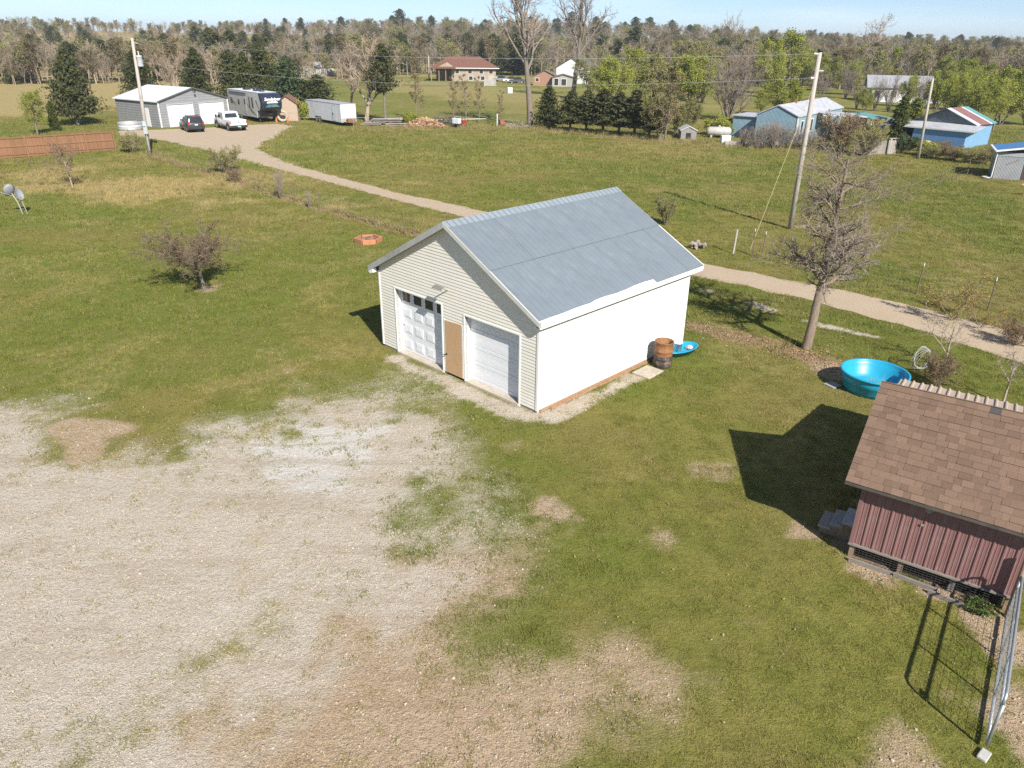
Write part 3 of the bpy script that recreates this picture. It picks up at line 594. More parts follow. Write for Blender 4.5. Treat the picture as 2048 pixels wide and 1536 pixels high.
# stock tank
tk = thing('stock_tank', 'round turquoise plastic stock tank with a little water behind the shed', 'stock tank', (11.2, 20.75, 0))
ot = [(.80, 0), (.83, .1), (.85, .11), (.85, .2), (.87, .21), (.88, .31), (.90, .32), (.91, .44), (.93, .56), (.99, .57), (1.0, .60), (.99, .63), (.945, .63), (.93, .60), (.90, .48), (.875, .47), (.86, .34), (.84, .33), (.82, .2), (.80, .19), (.77, .06), (0, .06)]
part('tub', lathe([(0, 0)] + ot, 48), blue, tk, True)
part('water', lathe([(0, .10), (.775, .10)], 32), M('tank_water', (.03, .32, .46), (.06, .42, .56), 3, .06, spec=.5, bump=.05), tk, True)
part('drain_plug', xf(lathe([(0, 0), (.05, 0), (.05, .03), (0, .03)], 12), (-.55, -.58, .08), rx=1.4), black, tk)
thing('stone_paver', 'small grey flat paver lying on the grass against the stock tank', 'paver', (10.10, 21.0, 0), .5, me=mesh('stone_paver', box(-.2, .2, -.2, .2, 0, .04), M('grey_paver', (.34, .33, .33), (.28, .27, .27), 8, .9), bevel=.01))
# old fire ring
fr = thing('fire_ring', 'low orange timber and brick fire ring in the lawn by the fence line', 'fire ring', tuple(G(737, 484)), .25)
orange = M('orange_block', (.46, .20, .10), (.40, .17, .085), 5, .85, rand=.08, bump=.15)
for k in range(6):
    a0, a1 = 2 * PI * (k + .04) / 6, 2 * PI * (k + .96) / 6; ro, ri = .74, .60
    part('ring_block', prism([(ro * math.cos(a0), ro * math.sin(a0), 0), (ro * math.cos(a1), ro * math.sin(a1), 0), (ri * math.cos(a1), ri * math.sin(a1), 0), (ri * math.cos(a0), ri * math.sin(a0), 0)], (0, 0, .26)), orange, fr, bevel=.012)
part('ash_bed', lathe([(.585, .02), (.45, .17), (.2, .15), (0, .18)], 18), M('ash_soil', (.40, .30, .22), (.22, .16, .12), 6, .95, bump=.4), fr, True)
part('iron_hoop', tube([(.15 + .3 * math.cos(t), .06 + .3 * math.sin(t), .22 + .04 * math.cos(t)) for t in np.linspace(0, 2 * PI, 25)], .02, 6), rust, fr)
# wheel of wire standing on the grass
cw = thing('wire_coil', 'loose coil of grey fence wire standing in the grass by the track', 'wire coil', (13.45, 22.25, .0), .4)
for k in range(7):
    r_ = .30 + .018 * k; part('wire_loop', tube([(r_ * math.cos(t), .03 * (k - 3) + .05 * math.sin(t * 2 + k), .42 + r_ * .98 * math.sin(t) + .0) for t in np.linspace(0, 2 * PI, 26)], .008, 4), galv, cw)
# dirt clod pile and stump post by the driveway
rp = thing('rock_pile', 'heap of pale grey rocks in the grass at the driveway edge', 'rock pile', tuple(G(1396, 497)))
rockm = M('pale_rock', (.36, .31, .26), (.22, .18, .15), 4, .9, bump=.4, rand=.2)
for k in range(18):
    r_ = random.Random(k + 30); st_ = stone(50 + k, rockm).data; s_ = r_.uniform(.10, .2); put('rock', st_, rp, (r_.uniform(-.36, .36), r_.uniform(-.22, .22), s_ * .5 + (.2 if k > 7 else 0)), (r_.random() * 6, r_.random() * 6, 0), s_)
# ---------------------------------------------------------------- shed with shingle roof
red_metal = M('faded_red_wall_metal', (.225, .112, .108), (.265, .145, .138), 3, .65, .05, stretch=(3, 3, .25), c3=(.26, .175, .16), s3=1.8, rand=.05)
shing = M('brown_shingle', (.215, .142, .100), (.160, .105, .075), 60, .95, bump=.5, bscale=140, rand=.16, spec=.15, p0=.3, p1=.7)
tan_metal = M('tan_roof_metal', (.50, .40, .31), (.44, .34, .26), 2, .55, .1)
grey_wood = M('grey_weathered_wood', (.27, .24, .21), (.19, .165, .14), 6, .9, bump=.3, stretch=(1, 6, 6))
brown_wood = M('brown_weathered_wood', (.33, .235, .16), (.24, .165, .11), 7, .9, bump=.3)
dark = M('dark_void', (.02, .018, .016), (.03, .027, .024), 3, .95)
sh = thing('shed', 'small raised shed with brown shingle roof and faded red metal wall', 'shed', (7.064, 12.47, 0), -.6016)
SW, SD, FB, WT = 2.88, 3.1, .36, 2.0           # wall width, depth, floor height, wall top
RVv, RVz = 1.85, 3.25; EV, EZs = -.30, 1.90; BV, BZ = 3.12, 2.12; U0, U1 = -.33, SW + .33
for k, x0 in enumerate(np.linspace(0, SW - .1, 4)):
    for y0 in (0.0, SD - .1):
        part('post', box(x0, x0 + .1, y0 + .002, y0 + .1, 0, FB), brown_wood if k != 2 else grey_wood, sh, bevel=.006)
part('floor_frame', box(.0, SW, .01, SD, FB - .03, FB + .09), grey_wood, sh)
part('sill_board', box(-.04, SW + .02, -.055, .009, FB - .03, FB + .015), grey_wood, sh, bevel=.004)
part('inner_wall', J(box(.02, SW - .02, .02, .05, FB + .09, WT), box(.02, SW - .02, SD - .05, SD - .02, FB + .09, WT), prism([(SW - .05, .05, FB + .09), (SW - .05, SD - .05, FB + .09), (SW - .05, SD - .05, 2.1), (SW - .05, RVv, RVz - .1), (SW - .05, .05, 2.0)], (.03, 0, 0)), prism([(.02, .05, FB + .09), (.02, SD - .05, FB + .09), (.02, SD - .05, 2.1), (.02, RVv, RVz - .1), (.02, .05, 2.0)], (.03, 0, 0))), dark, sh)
npn = 5
def wallsheet(w, h, ribs=3):
    """upright sheet in x-z, ribs outwards to -y"""
    prof = [(0, 0)]; pt = w / ribs
    for k in range(ribs):
        c0 = k * pt + .028; prof += [(c0 - .026, 0), (c0 - .013, -.018), (c0 + .013, -.018), (c0 + .026, 0), (c0 + pt * .33 - .012, 0), (c0 + pt * .33, -.006), (c0 + pt * .33 + .012, 0), (c0 + pt * .66 - .012, 0), (c0 + pt * .66, -.006), (c0 + pt * .66 + .012, 0)]
    prof = [prof[0]] + [q for q in prof[1:] if 0 < q[0] < w] + [(w, 0)]; m_ = len(prof)
    V = [(x, y, 0) for x, y in prof] + [(x, y, h) for x, y in prof]; F = [(k, k + 1, m_ + k + 1, m_ + k) for k in range(m_ - 1)]; return V, F
ws = mesh('wall_sheet', wallsheet(SW / npn, WT - FB - .02), red_metal)
fw_ = emptypart('front_wall', sh); sw_ = emptypart('door_wall', sh)
for k in range(npn): put('wall_sheet', ws, fw_, (k * SW / npn, -.002 - .001 * (k % 2), FB + .015))
part('corner_flashing', J(box(-.03, .05, -.04, -.032, FB, WT), box(-.03, -.022, -.032, .05, FB, WT)), red_metal, sh)
ws2 = mesh('wall_sheet', wallsheet(SD / 5, WT - FB - .02), red_metal)
for k in range(5): put('wall_sheet', ws2, sw_, (-.002 - .001 * (k % 2), SD - k * SD / 5, FB + .015), (0, 0, -PI / 2))
part('gable_sheet', prism([(-.002, 0, WT), (-.002, SD, WT), (-.002, RVv, RVz - .1)], (.02, 0, 0)), red_metal, sw_)
part('door', box(-.055, -.035, .5, 1.25, FB + .05, 1.95), M('shed_door_board', (.25, .2, .16), (.2, .16, .12), 5), sh)
part('lichen_patch', J(*[xf(lathe([(.0, .0), (r_, 0.001)], 10), (x_, -.0385, z_), rx=PI / 2) for x_, z_, r_ in ((.93, 1.78, .035), (.97, 1.72, .025), (1.18, 1.66, .07), (1.24, 1.70, .05), (1.15, 1.3, .03))]), M('grey_lichen', (.32, .33, .28), (.22, .2, .17), 20), sh)
# roof deck and shingles
rf = emptypart('roof', sh)
fa = math.atan2(RVz - EZs, RVv - EV); ba = math.atan2(RVz - BZ, BV - RVv); FL = math.hypot(RVz - EZs, RVv - EV); BL = math.hypot(RVz - BZ, BV - RVv)
part('roof_deck', prism([(U0 + .015, EV + .01, EZs - .03), (U0 + .015, RVv, RVz - .02), (U0 + .015, BV, BZ - .02), (U0 + .015, BV, BZ - .06), (U0 + .015, RVv, RVz - .08), (U0 + .015, EV + .01, EZs - .075)], (U1 - U0 - .03, 0, 0)), grey_wood, rf)
part('drip_edge', box(U0, U1, EV - .004, EV + .008, EZs - .07, EZs - .012), M('dark_drip_edge', (.11, .09, .08), (.08, .07, .06), 5), rf)
rows = 17; ex_ = FL / rows
def shmesh(w, thick):
    return mesh('shingle', hexa([(0, 0, 0), (w, 0, 0), (w, ex_ * 1.25, 0), (0, ex_ * 1.25, 0), (0, 0, thick), (w, 0, thick), (w, ex_ * 1.25, .004), (0, ex_ * 1.25, .004)]), shing)
SHM = {(w, t): shmesh(w, t) for w in (.13, .17, .21, .26) for t in (.010, .018)}
Rf = Matrix.Rotation(fa, 4, 'X'); rr = random.Random(11); cnt = 0; over = []
for k in range(rows):
    x = U0 - rr.random() * .0; 
    while x < U1 - .02:
        w = rr.choice((.13, .17, .21, .26)); w = min(w, U1 - x); t_ = rr.choice((.010, .018)); key = (w, t_) if (w, t_) in SHM else None
        p0 = Vector((x, EV + k * ex_ * math.cos(fa), EZs + k * ex_ * math.sin(fa) + .004 * (k % 2)))
        if x < 2.55 and cnt < 300:
            o = put('shingle', SHM[key] if key else shmesh(w, t_), rf); o.matrix_local = Matrix.Translation(p0) @ Rf @ Matrix.Diagonal((.985, 1, 1, 1)); cnt += 1
        else:
            s_ = hexa([(0, 0, 0), (w - .003, 0, 0), (w - .003, ex_ * 1.25, 0), (0, ex_ * 1.25, 0), (0, 0, t_), (w - .003, 0, t_), (w - .003, ex_ * 1.25, .004), (0, ex_ * 1.25, .004)])
            mt_ = Matrix.Translation(p0) @ Rf; over.append(([tuple(mt_ @ Vector(q)) for q in s_[0]], s_[1]))
        x += w
for k in range(7):
    ww = BL / 7
    for x in np.arange(U0, U1 - .05, .3):
        s_ = hexa([(0, 0, 0), (.295, 0, 0), (.295, ww * 1.2, 0), (0, ww * 1.2, 0), (0, 0, .012), (.295, 0, .012), (.295, ww * 1.2, .004), (0, ww * 1.2, .004)])
        mt_ = Matrix.Translation((x + .295, BV - k * ww * math.cos(ba), BZ + k * ww * math.sin(ba))) @ Matrix.Rotation(PI, 4, 'Z') @ Matrix.Rotation(ba, 4, 'X'); over.append(([tuple(mt_ @ Vector(q)) for q in s_[0]], s_[1]))
ov = part('shingles', J(*over), shing, rf); ov['kind'] = 'stuff'
for k in range(18):
    x = U0 + k * .2; 
    if x > U1 - .1: break
    part('ridge_shingle', prism([(x, RVv - .14, RVz - .14 * math.tan(fa) + .028), (x, RVv, RVz + .03), (x, RVv + .10, RVz - .10 * math.tan(ba) + .028), (x, RVv + .10, RVz - .10 * math.tan(ba) + .018), (x, RVv, RVz + .018), (x, RVv - .14, RVz - .14 * math.tan(fa) + .016)], (.205, 0, .004)), shing if k != 10 else M('dark_shingle', (.06, .055, .055), (.09, .08, .08), 40, .95), rf)
# lean-to behind with tan ribbed metal roof
lt = emptypart('lean_to_roof', sh); lw = .62; ll = math.hypot(6.0 - 2.95, 2.14 - 1.80); la_ = math.atan2(2.14 - 1.80, 6.0 - 2.95)
lm_ = mesh('roof_sheet', ribbed(lw, ll, .205, .035, .07), tan_metal)
for k in range(7):
    o = put('roof_sheet', lm_, lt); o.matrix_local = Matrix.Translation((-.30 + (k + 1) * lw, 6.0, 1.79 + .006 * (k % 2))) @ Matrix.Rotation(PI, 4, 'Z') @ Matrix.Rotation(la_, 4, 'X')
part('rafter_beam', box(-.28, 4.0, 5.8, 5.9, 1.62, 1.74), grey_wood, lt)
for x in (-.2, 1.9, 3.9): part('lean_to_post', box(x, x + .1, 5.8, 5.9, 0, 1.62), grey_wood, sh)
# wire skirt between the posts
wv = []
for z_ in np.arange(.03, FB - .04, .055): wv.append(tube([(.1, -.004, z_), (SW - .1, -.004, z_)], .004, 4, False))
for x_ in np.arange(.12, SW - .1, .075): wv.append(tube([(x_, -.007, 0), (x_, -.007, FB - .035)], .003, 4, False))
sk = part('wire_skirt', J(*wv), M('old_wire', (.10, .095, .09), (.15, .13, .11), 9, .6, .5), sh); sk['kind'] = 'stuff'
part('crawl_space_shade', box(.12, SW - .12, .13, .15, 0, FB - .031), dark, sh)  # dark sheet standing in for the shade under the shed floor
# steps up to the shed door
stp = thing('wooden_steps', 'three weathered wooden steps rising to the side of the shed', 'steps', tuple(Vector((7.064, 12.47, 0)) + Matrix.Rotation(-.6016, 3, 'Z') @ Vector((0, .55, 0))), -.6016)
for k, (x0, z_, c_) in enumerate(((-.30, .44, (.5, .5, .52)), (-.53, .31, (.38, .36, .33)), (-.76, .18, (.36, .33, .29)))):
    part('tread', box(x0, x0 + .27, -.02, .66, z_ - .035, z_), M('tread_wood_%d' % k, c_, tuple(q * .8 for q in c_), 6, .9, bump=.2), stp, bevel=.005)
for y_ in (.02, .58):
    part('stringer', prism([(-.72, y_, .0), (-.05, y_, .0), (-.05, y_, .40), (-.30, y_, .40), (-.30, y_, .27), (-.53, y_, .27), (-.53, y_, .143), (-.72, y_, .143)], (0, .04, 0)), brown_wood, stp)
# edging boards on the ground in front of the shed
Rs = Matrix.Rotation(-.6016, 3, 'Z'); S0 = Vector((7.064, 12.47, 0))
for k, (x0, x1, y_) in enumerate(((.05, .85, -.16), (.9, 1.7, -.14), (1.55, 2.2, -.30))):
    q = S0 + Rs @ Vector((x0, y_, 0)); thing('edging_board', ('grey edging board on the ground under the shed wall', 'brown edging board lying beside the middle shed posts', 'short edging board lying loose by the weed clump')[k], 'board', q, -.6016 - .05 * k, me=mesh('edging_board', box(0, x1 - x0, 0, .05, 0, .09), grey_wood, bevel=.004))

# ---------------------------------------------------------------- tubular gate at the shed corner
gt = thing('tube_gate', 'galvanised tube gate with wire mesh leaning out from the shed corner', 'gate', (7.27, 7.83, 0), math.atan2(10.63 - 7.83, 9.27 - 7.27))
gal2 = M('galvanised_tube', (.46, .48, .50), (.38, .40, .41), 6, .4, .6)
GL = 3.42
part('bottom_rail', tube([(0, 0, .10), (GL, 0, .10)], .024, 10), gal2, gt, True)
part('middle_rail', tube([(.04, 0, .80), (GL - .04, 0, .80)], .022, 10), gal2, gt, True)
part('top_rail', tube([(0, 0, .95), (.05, 0, 1.05), (.13, 0, 1.10), (GL - .13, 0, 1.10), (GL - .05, 0, 1.05), (GL, 0, .95)], .024, 10), gal2, gt, True)
for x_ in (0, GL): part('end_tube', tube([(x_, 0, .10), (x_, 0, .95)], .024, 10), gal2, gt, True)
for x_ in (1.12, 2.28): part('brace_tube', tube([(x_, -.004, .12), (x_, -.004, 1.09)], .018, 8), gal2, gt, True)
part('hinge_clip', box(GL + .02, GL + .09, -.02, .02, .7, .8), gal2, gt); part('latch_plate', box(.02, .14, -.035, -.024, .80, .92), white_trim, gt)
wv = [tube([(.02, .012, z_), (GL - .02, .012, z_)], .0028, 3, False) for z_ in np.arange(.15, 1.08, .1)] + [tube([(x_, .015, .1), (x_, .015, 1.08)], .0028, 3, False) for x_ in np.arange(.1, GL, .15)]
wm_ = part('wire_mesh', J(*wv), gal2, gt); wm_['kind'] = 'stuff'
gst = thing('gate_post', 'round grey gate post holding the tube gate at the shed corner', 'post', (9.34, 10.72, 0), 0, me=mesh('gate_post', tube([(0, 0, 0), (0, 0, 1.35)], .045, 10), brown_wood, True))
blk = thing('foot_block', 'pale stone block under the free end of the tube gate', 'block', (7.19, 7.72, 0), .7, me=mesh('foot_block', box(-.13, .10, -.07, .07, 0, .06), M('pale_block', (.5, .48, .44), (.38, .36, .33), 6, .9, bump=.3), bevel=.015))
# ---------------------------------------------------------------- poles and wires
pole_wood = M('silvered_pole_wood', (.47, .42, .37), (.36, .32, .275), 5, .9, bump=.3, stretch=(8, 8, .5), c3=(.30, .26, .22))
def ray_at(px, py, y):
    d = _f * FPX + _r * (px - 1024) - _u * (py - 768); t = y / d.y; return Vector((d.x * t, y, CAM_H + d.z * t))
porcelain = M('pale_insulator', (.6, .6, .58), (.5, .5, .48), 5, .3)
def pole(base, topp, r0, r1, label, n=12):
    o = thing('utility_pole', label, 'utility pole', base, group='utility poles'); d = topp - base
    part('shaft', tube([(0, 0, 0), d * .5, d], [r0, (r0 + r1) / 2, r1], n), pole_wood, o, True); return o, d
bR = G(1580, 458); bR.z = 0; pR, dR = pole(bR, ray_at(1640, 104, bR.y), .15, .11, 'grey utility pole with a black cap at the fence corner')
part('pole_cap', tube([dR, dR + Vector((0, 0, .14))], .13, 12), black, pR, True)
part('insulator', tube([dR + Vector((-.1, 0, -.1)), dR + Vector((-.28, .02, -.08))], .05, 8), porcelain, pR); part('insulator', tube([dR * .865 + Vector((-.1, 0, 0)), dR * .865 + Vector((-.26, 0, 0))], .05, 8), porcelain, pR)
part('guy_bracket', box(-.02, .35, -.03, .03, 0, .06), galv, pR, loc=dR * .9)
bL = G(300, 312); tL = ray_at(264, 76, bL.y + .6); pL, dL = pole(bL, tL, .17, .12, 'leaning utility pole with a transformer drum and a meter box')
tc = dL * .80 + Vector((.42, -.1, .2))
tf = emptypart('transformer', pL)
part('drum', xf(lathe([(0, 0), (.24, 0), (.25, .04), (.25, .78), (.27, .8), (.2, .88), (0, .9)], 18), tc - Vector((0, 0, .5))), M('grey_transformer', (.52, .54, .56), (.45, .47, .49), 4, .5), tf, True)
part('bushing', tube([tc + Vector((0, 0, .38)), tc + Vector((0, 0, .72))], .05, 8), porcelain, tf); part('bracket', tube([tc, dL * .80 + Vector((0, 0, .2))], .04, 6), galv, tf)
part('cross_pin', tube([dL + Vector((-.1, 0, -.35)), dL + Vector((.45, 0, -.42))], .04, 6), galv, pL)
part('meter_box', box(-.02, .32, -.33, -.15, 1.35, 2.45), M('meter_box_grey', (.46, .48, .50), (.40, .42, .44), 5, .5), pL, bevel=.015, loc=dL * .06)
part('meter_dial', xf(lathe([(0, 0), (.1, 0), (.1, .09), (0, .1)], 14), (.14, -.33, 2.1), rx=PI / 2), porcelain, pL, loc=dL * .06); part('conduit', tube([(.14, -.22, 0), (.14, -.22, 1.5)], .035, 8), galv, pL, loc=dL * .05)
b2 = G(1836, 318); p2, d2_ = pole(b2, ray_at(1866, 157, b2.y), .14, .10, 'thin grey utility pole by the weedy fence before the blue sheds')
part('pole_pin', tube([d2_, d2_ + Vector((.02, 0, .22))], .03, 6), galv, p2)
b3 = G(858, 158); p3_, d3_ = pole(b3, ray_at(857, 112, b3.y), .17, .13, 'distant utility pole beside the brown hip roofed house', 8); part('pole_pin', tube([d3_, d3_ + Vector((0, 0, .2))], .05, 6), galv, p3_)
wire = M('bright_wire', (.55, .55, .54), (.48, .48, .48), 3, .4, .4)
def cable(name, a, b, sag, label, r=.010, mat=wire, n=40):
    P = [a.lerp(b, t) - Vector((0, 0, sag * 4 * t * (1 - t))) for t in np.linspace(0, 1, n)]
    return thing(name, label, 'wire', a, me=mesh(name, tube([q - a for q in P], r, 4), mat))
cable('power_line', bR + dR + Vector((-.24, .02, -.08)), bL + dL + Vector((0, 0, -.1)), .75, 'upper power line strung between the capped pole and the transformer pole')
cable('power_line', bR + dR * .865 + Vector((-.24, 0, 0)), bL + dL * .80 + Vector((.1, 0, .1)), 1.0, 'lower power line strung between the capped pole and the transformer pole')
cable('guy_wire', bR + dR * .84, G(1500, 500), 0, 'yellowish guy wire slanting from the capped pole to the ground', .012, M('yellow_guy', (.40, .33, .14), (.35, .3, .14), 3), 3)

# ---------------------------------------------------------------- fences
cedar = M('orange_fence_wood', (.27, .138, .070), (.205, .105, .055), 3, .85, stretch=(6, 6, .5), rand=.14, bump=.2)
f0, f1 = G(-120, 327), G(232, 301); fd = (f1 - f0); fl = fd.length; fa_ = math.atan2(fd.y, fd.x)
pf_ = thing('privacy_fence', 'orange brown board privacy fence standing before the light green tree', 'fence', f0, fa_)
pk = mesh('picket', box(0, .135, .0, .02, .04, 1.75), cedar)
for k in range(int(fl / .14)): put('picket', pk, pf_, (k * .14, .002 * (k % 3), random.Random(k).uniform(-.012, .012)))
for k, x in enumerate(np.arange(fl % 2.4, fl + .01, 2.4)): part('post', box(x - .06, x + .06, -.12, -.002, 0, 1.82), cedar, pf_)
for z_ in (.25, .92, 1.62): part('rail', box(0, fl, -.05, -.003, z_, z_ + .09), cedar, pf_)
steelp = M('rusty_fence_post', (.13, .085, .06), (.19, .13, .09), 6, .8)
palep = M('white_post_tip', (.6, .58, .54), (.5, .48, .45), 6, .8)
def wirefence(name, label, posts, h, tip=False, wires=5, thick=.006, wood=()):
    P = [G(*q) for q in posts]; o = thing(name, label, 'wire fence', P[0])
    for i, q in enumerate(P):
        b = q - P[0]; lean = Vector((random.Random(i).uniform(-.06, .06), random.Random(i + 9).uniform(-.06, .06), 0))
        if i in wood: part('wood_post', tube([b, b + Vector((.05, 0, h))], .055, 8), pole_wood, o)
        else:
            part('steel_post', tube([b, b + lean + Vector((0, 0, h))], .03, 4), steelp, o)
            if tip: part('post_tip', tube([b + lean + Vector((0, 0, h)), b + lean + Vector((0, 0, h + .14))], .026, 4), palep, o)
    for k in range(wires):
        z_ = .15 + (h - .2) * k / (wires - 1); part('fence_wire', tube([q - P[0] + Vector((0, 0, z_)) for q in P], thick, 3), wire if k % 2 else steelp, o)
    return o
wirefence('wire_fence', 'sagging wire fence with thin dark posts along the leafy strip left of the garage', [(300, 318), (420, 348), (480, 366), (520, 380), (590, 402), (640, 420), (700, 436), (750, 451), (810, 469), (829, 470)], 1.15)
wirefence('wire_fence', 'wire fence with white tipped posts along the driveway', [(1466, 508), (1505, 512), (1522, 518), (1620, 545), (1700, 560), (1832, 588), (1975, 622), (2110, 655)], 1.25, True, wood=(0,))
wirefence('wire_fence', 'wire fence with thin posts crossing the paddock towards the silver shed', [(1600, 452), (1650, 440), (1700, 428), (1742, 408), (1778, 405), (1815, 400), (1878, 374), (1904, 360), (1934, 350), (1978, 348)], 1.35)
wirefence('wire_fence', 'old wire fence behind the trailer at the edge of the far pasture', [(215, 235), (245, 232), (600, 246), (735, 246), (800, 250), (870, 250), (972, 248), (1040, 252)], 1.2, wires=3, thick=.01)

# ---------------------------------------------------------------- satellite dishes
sp = thing('satellite_dish', 'grey satellite dish on a forked post in the left lawn', 'satellite dish', G(46, 428), .3)
part('post', tube([(0, 0, 0), (-.12, 0, .75), (-.3, 0, 1.25)], .03, 8), galv, sp); part('brace', tube([(.25, 0, 0), (.12, 0, .8), (-.1, 0, 1.0)], .022, 6), galv, sp)
dish = lathe([(0, 0), (.15, .012), (.30, .05), (.40, .1), (.41, .1), (.30, .035), (.15, .0), (0, -.01)], 22)
part('reflector', xf(dish, (-.35, -.05, 1.4), rz=2.2, ry=1.15, sc=(1, .8, 1)), M('dish_grey', (.30, .31, .33), (.25, .26, .28), 4, .6), sp, True); part('feed_arm', tube([(-.3, -.02, 1.1), (-.75, -.25, 1.35), (-.95, -.3, 1.5)], .016, 6), galv, sp); part('feed_horn', tube([(-.95, -.3, 1.5), (-1.05, -.32, 1.56)], .05, 8), porcelain, sp)
part('reflector', xf(dish, (.02, .02, 1.15), rz=-.5, ry=1.25, sc=(.85, .7, .9)), MATS['dish_grey'], sp, True); part('feed_arm', tube([(.05, 0, 1.0), (.3, -.3, 1.1)], .014, 6), galv, sp)

# ---------------------------------------------------------------- vehicles
tyre_m = M('tyre_rubber', (.02, .02, .02), (.03, .03, .03), 8, .8); rim_m = M('alloy_rim', (.45, .45, .46), (.35, .35, .36), 5, .35, .6)
def wheel(parent, x, y, r, w, side):
    e = emptypart('wheel', parent); e.location = (x, y, r); e.rotation_euler = (0, PI / 2 * side, 0)
    part('tyre', lathe([(r * .62, -w / 2), (r * .95, -w / 2), (r, -w / 3), (r, w / 3), (r * .95, w / 2), (r * .62, w / 2)], 20), tyre_m, e, True)
    part('rim', lathe([(0, w * .42), (r * .18, w * .44), (r * .2, w * .36), (r * .5, w * .36), (r * .62, w * .47), (r * .62, -w / 2)], 16), rim_m, e)
def hexprism(sec0, sec1): 
    n = len(sec0); return list(sec0) + list(sec1), [tuple(range(n))[::-1], tuple(range(n, 2 * n))] + [(i, (i + 1) % n, n + (i + 1) % n, n + i) for i in range(n)]
def sidebody(prof, hw, taper=None):
    """side profile (y, z) given thickness; half width may depend on height"""
    f = taper or (lambda z: 1.0)
    return hexprism([(-hw * f(z), y, z) for y, z in prof], [(hw * f(z), y, z) for y, z in prof])
def fwd_angle(dx, dy): return math.atan2(dy, dx) - PI / 2
car_dark = M('dark_grey_green_paint', (.045, .05, .048), (.055, .06, .056), 2, .25, .3, spec=.6); car_trim = M('black_car_trim', (.02, .02, .02), (.03, .03, .03), 6, .6)
red_lens = M('red_lens', (.5, .03, .03), (.4, .02, .02), 6, .2); plate = M('number_plate', (.6, .62, .6), (.5, .55, .5), 20, .4); car_glass = M('car_glass', (.025, .028, .032), (.035, .038, .042), 3, .06, spec=.7)
fw = Vector((-.57, .82, 0)); c0 = Vector((-36.1, 87.75, 0)) + fw * 2.3
suv = thing('suv', 'dark grey SUV with red tail lamps parked before the metal garage', 'car', c0, fwd_angle(fw.x, fw.y))
part('body', sidebody([(-2.25, .38), (-2.32, .62), (-2.27, 1.02), (-1.9, 1.06), (.75, 1.06), (1.0, 1.02), (2.0, .92), (2.28, .72), (2.3, .4), (1.9, .3), (-1.9, .3)], .90, lambda z: 1 - .05 * max(0, z - .7)), car_dark, suv, bevel=.05, smooth=True)
cabf = lambda z: .97 - .22 * max(0, z - 1.05) / .62
part('cabin', sidebody([(-2.24, 1.03), (-2.0, 1.62), (-1.85, 1.70), (-.2, 1.73), (.05, 1.66), (.95, 1.04)], .88, cabf), car_dark, suv, bevel=.04, smooth=True)
def quad(a, b, c, d, t=.012):
    n = (Vector(b) - Vector(a)).cross(Vector(d) - Vector(a)).normalized() * t; return prism([a, b, c, d], n)
part('rear_window', quad((-.66, -2.232, 1.13), (.66, -2.232, 1.13), (.58, -2.07, 1.56), (-.58, -2.07, 1.56)), car_glass, suv)
for s in (-1, 1):
    for y0, y1, u0, u1 in ((-1.95, -1.2, -1.85, -1.2), (-1.12, -.3, -1.12, -.3), (-.22, .70, -.22, .10)):
        a = [(s * .866, y0, 1.12), (s * .866, y1, 1.12), (s * .735, u1, 1.60), (s * .735, u0, 1.60)]; part('side_window', quad(*(a if s > 0 else a[::-1]), .02), car_glass, suv)
    part('tail_lamp', box(s * .80 - .09, s * .80 + .09, -2.345, -2.2, .80, 1.18), red_lens, suv, bevel=.02); part('door_mirror', box(s * .98 - .1, s * .98 + .1, .45, .6, 1.1, 1.28), car_dark, suv, bevel=.03)
    for y_ in (-1.4, 1.42): wheel(suv, s * .80, y_, .36, .24, s)
    part('roof_rail', tube([(s * .6, -1.7, 1.73), (s * .6, -1.6, 1.78), (s * .6, -.4, 1.79), (s * .6, -.3, 1.75)], .02, 6), car_trim, suv)
part('windscreen', quad((-.7, .93, 1.1), (-.6, .22, 1.6), (.6, .22, 1.6), (.7, .93, 1.1)), car_glass, suv)
part('bumper', box(-.88, .88, -2.40, -2.25, .36, .60), car_trim, suv, bevel=.04); part('number_plate', box(-.18, .18, -2.335, -2.318, .78, .92), plate, suv); part('brake_lamp', box(-.2, .2, -2.08, -2.02, 1.66, 1.71), red_lens, suv); part('chrome_strip', box(-.5, .5, -2.315, -2.29, .98, 1.02), rim_m, suv)
white_car = M('white_car_paint', (.76, .76, .75), (.72, .72, .71), 2, .3, spec=.6); lower_tan = M('grey_tan_lower_paint', (.16, .14, .11), (.2, .17, .13), 4, .5)
fw = Vector((-.62, .785, 0)); c0 = Vector((-31.95, 89.6, 0)) + fw * 2.85
tk_ = thing('pickup_truck', 'white crew cab pickup truck with dark lower panels and green plate', 'truck', c0, fwd_angle(fw.x, fw.y))
part('cab', sidebody([(-.65, .62), (-.65, 1.22), (-.45, 1.90), (-.3, 1.96), (.9, 1.98), (1.1, 1.92), (1.65, 1.25), (2.75, 1.15), (2.9, .95), (2.9, .6)], .96, lambda z: 1 - .16 * max(0, z - 1.25)), white_car, tk_, bevel=.05, smooth=True)
part('bed', J(box(-2.85, -2.78, -.9, .9, .62, 1.24)) if False else J(box(-.96, -.86, -2.85, -.70, .62, 1.24), box(.86, .96, -2.85, -.70, .62, 1.24), box(-.86, .86, -2.8, -.70, .62, .72)), white_car, tk_, bevel=.02)
part('tailgate', box(-.955, .955, -2.92, -2.86, .66, 1.24), white_car, tk_, bevel=.02); part('tailgate_emblem', tube([(0, -2.925, .98), (0, -2.935, .98)], .07, 12), M('blue_oval', (.02, .03, .12), (.03, .04, .14), 5), tk_)
part('lower_panel', J(box(-.975, .975, -2.9, 2.88, .42, .62)), lower_tan, tk_, bevel=.03)
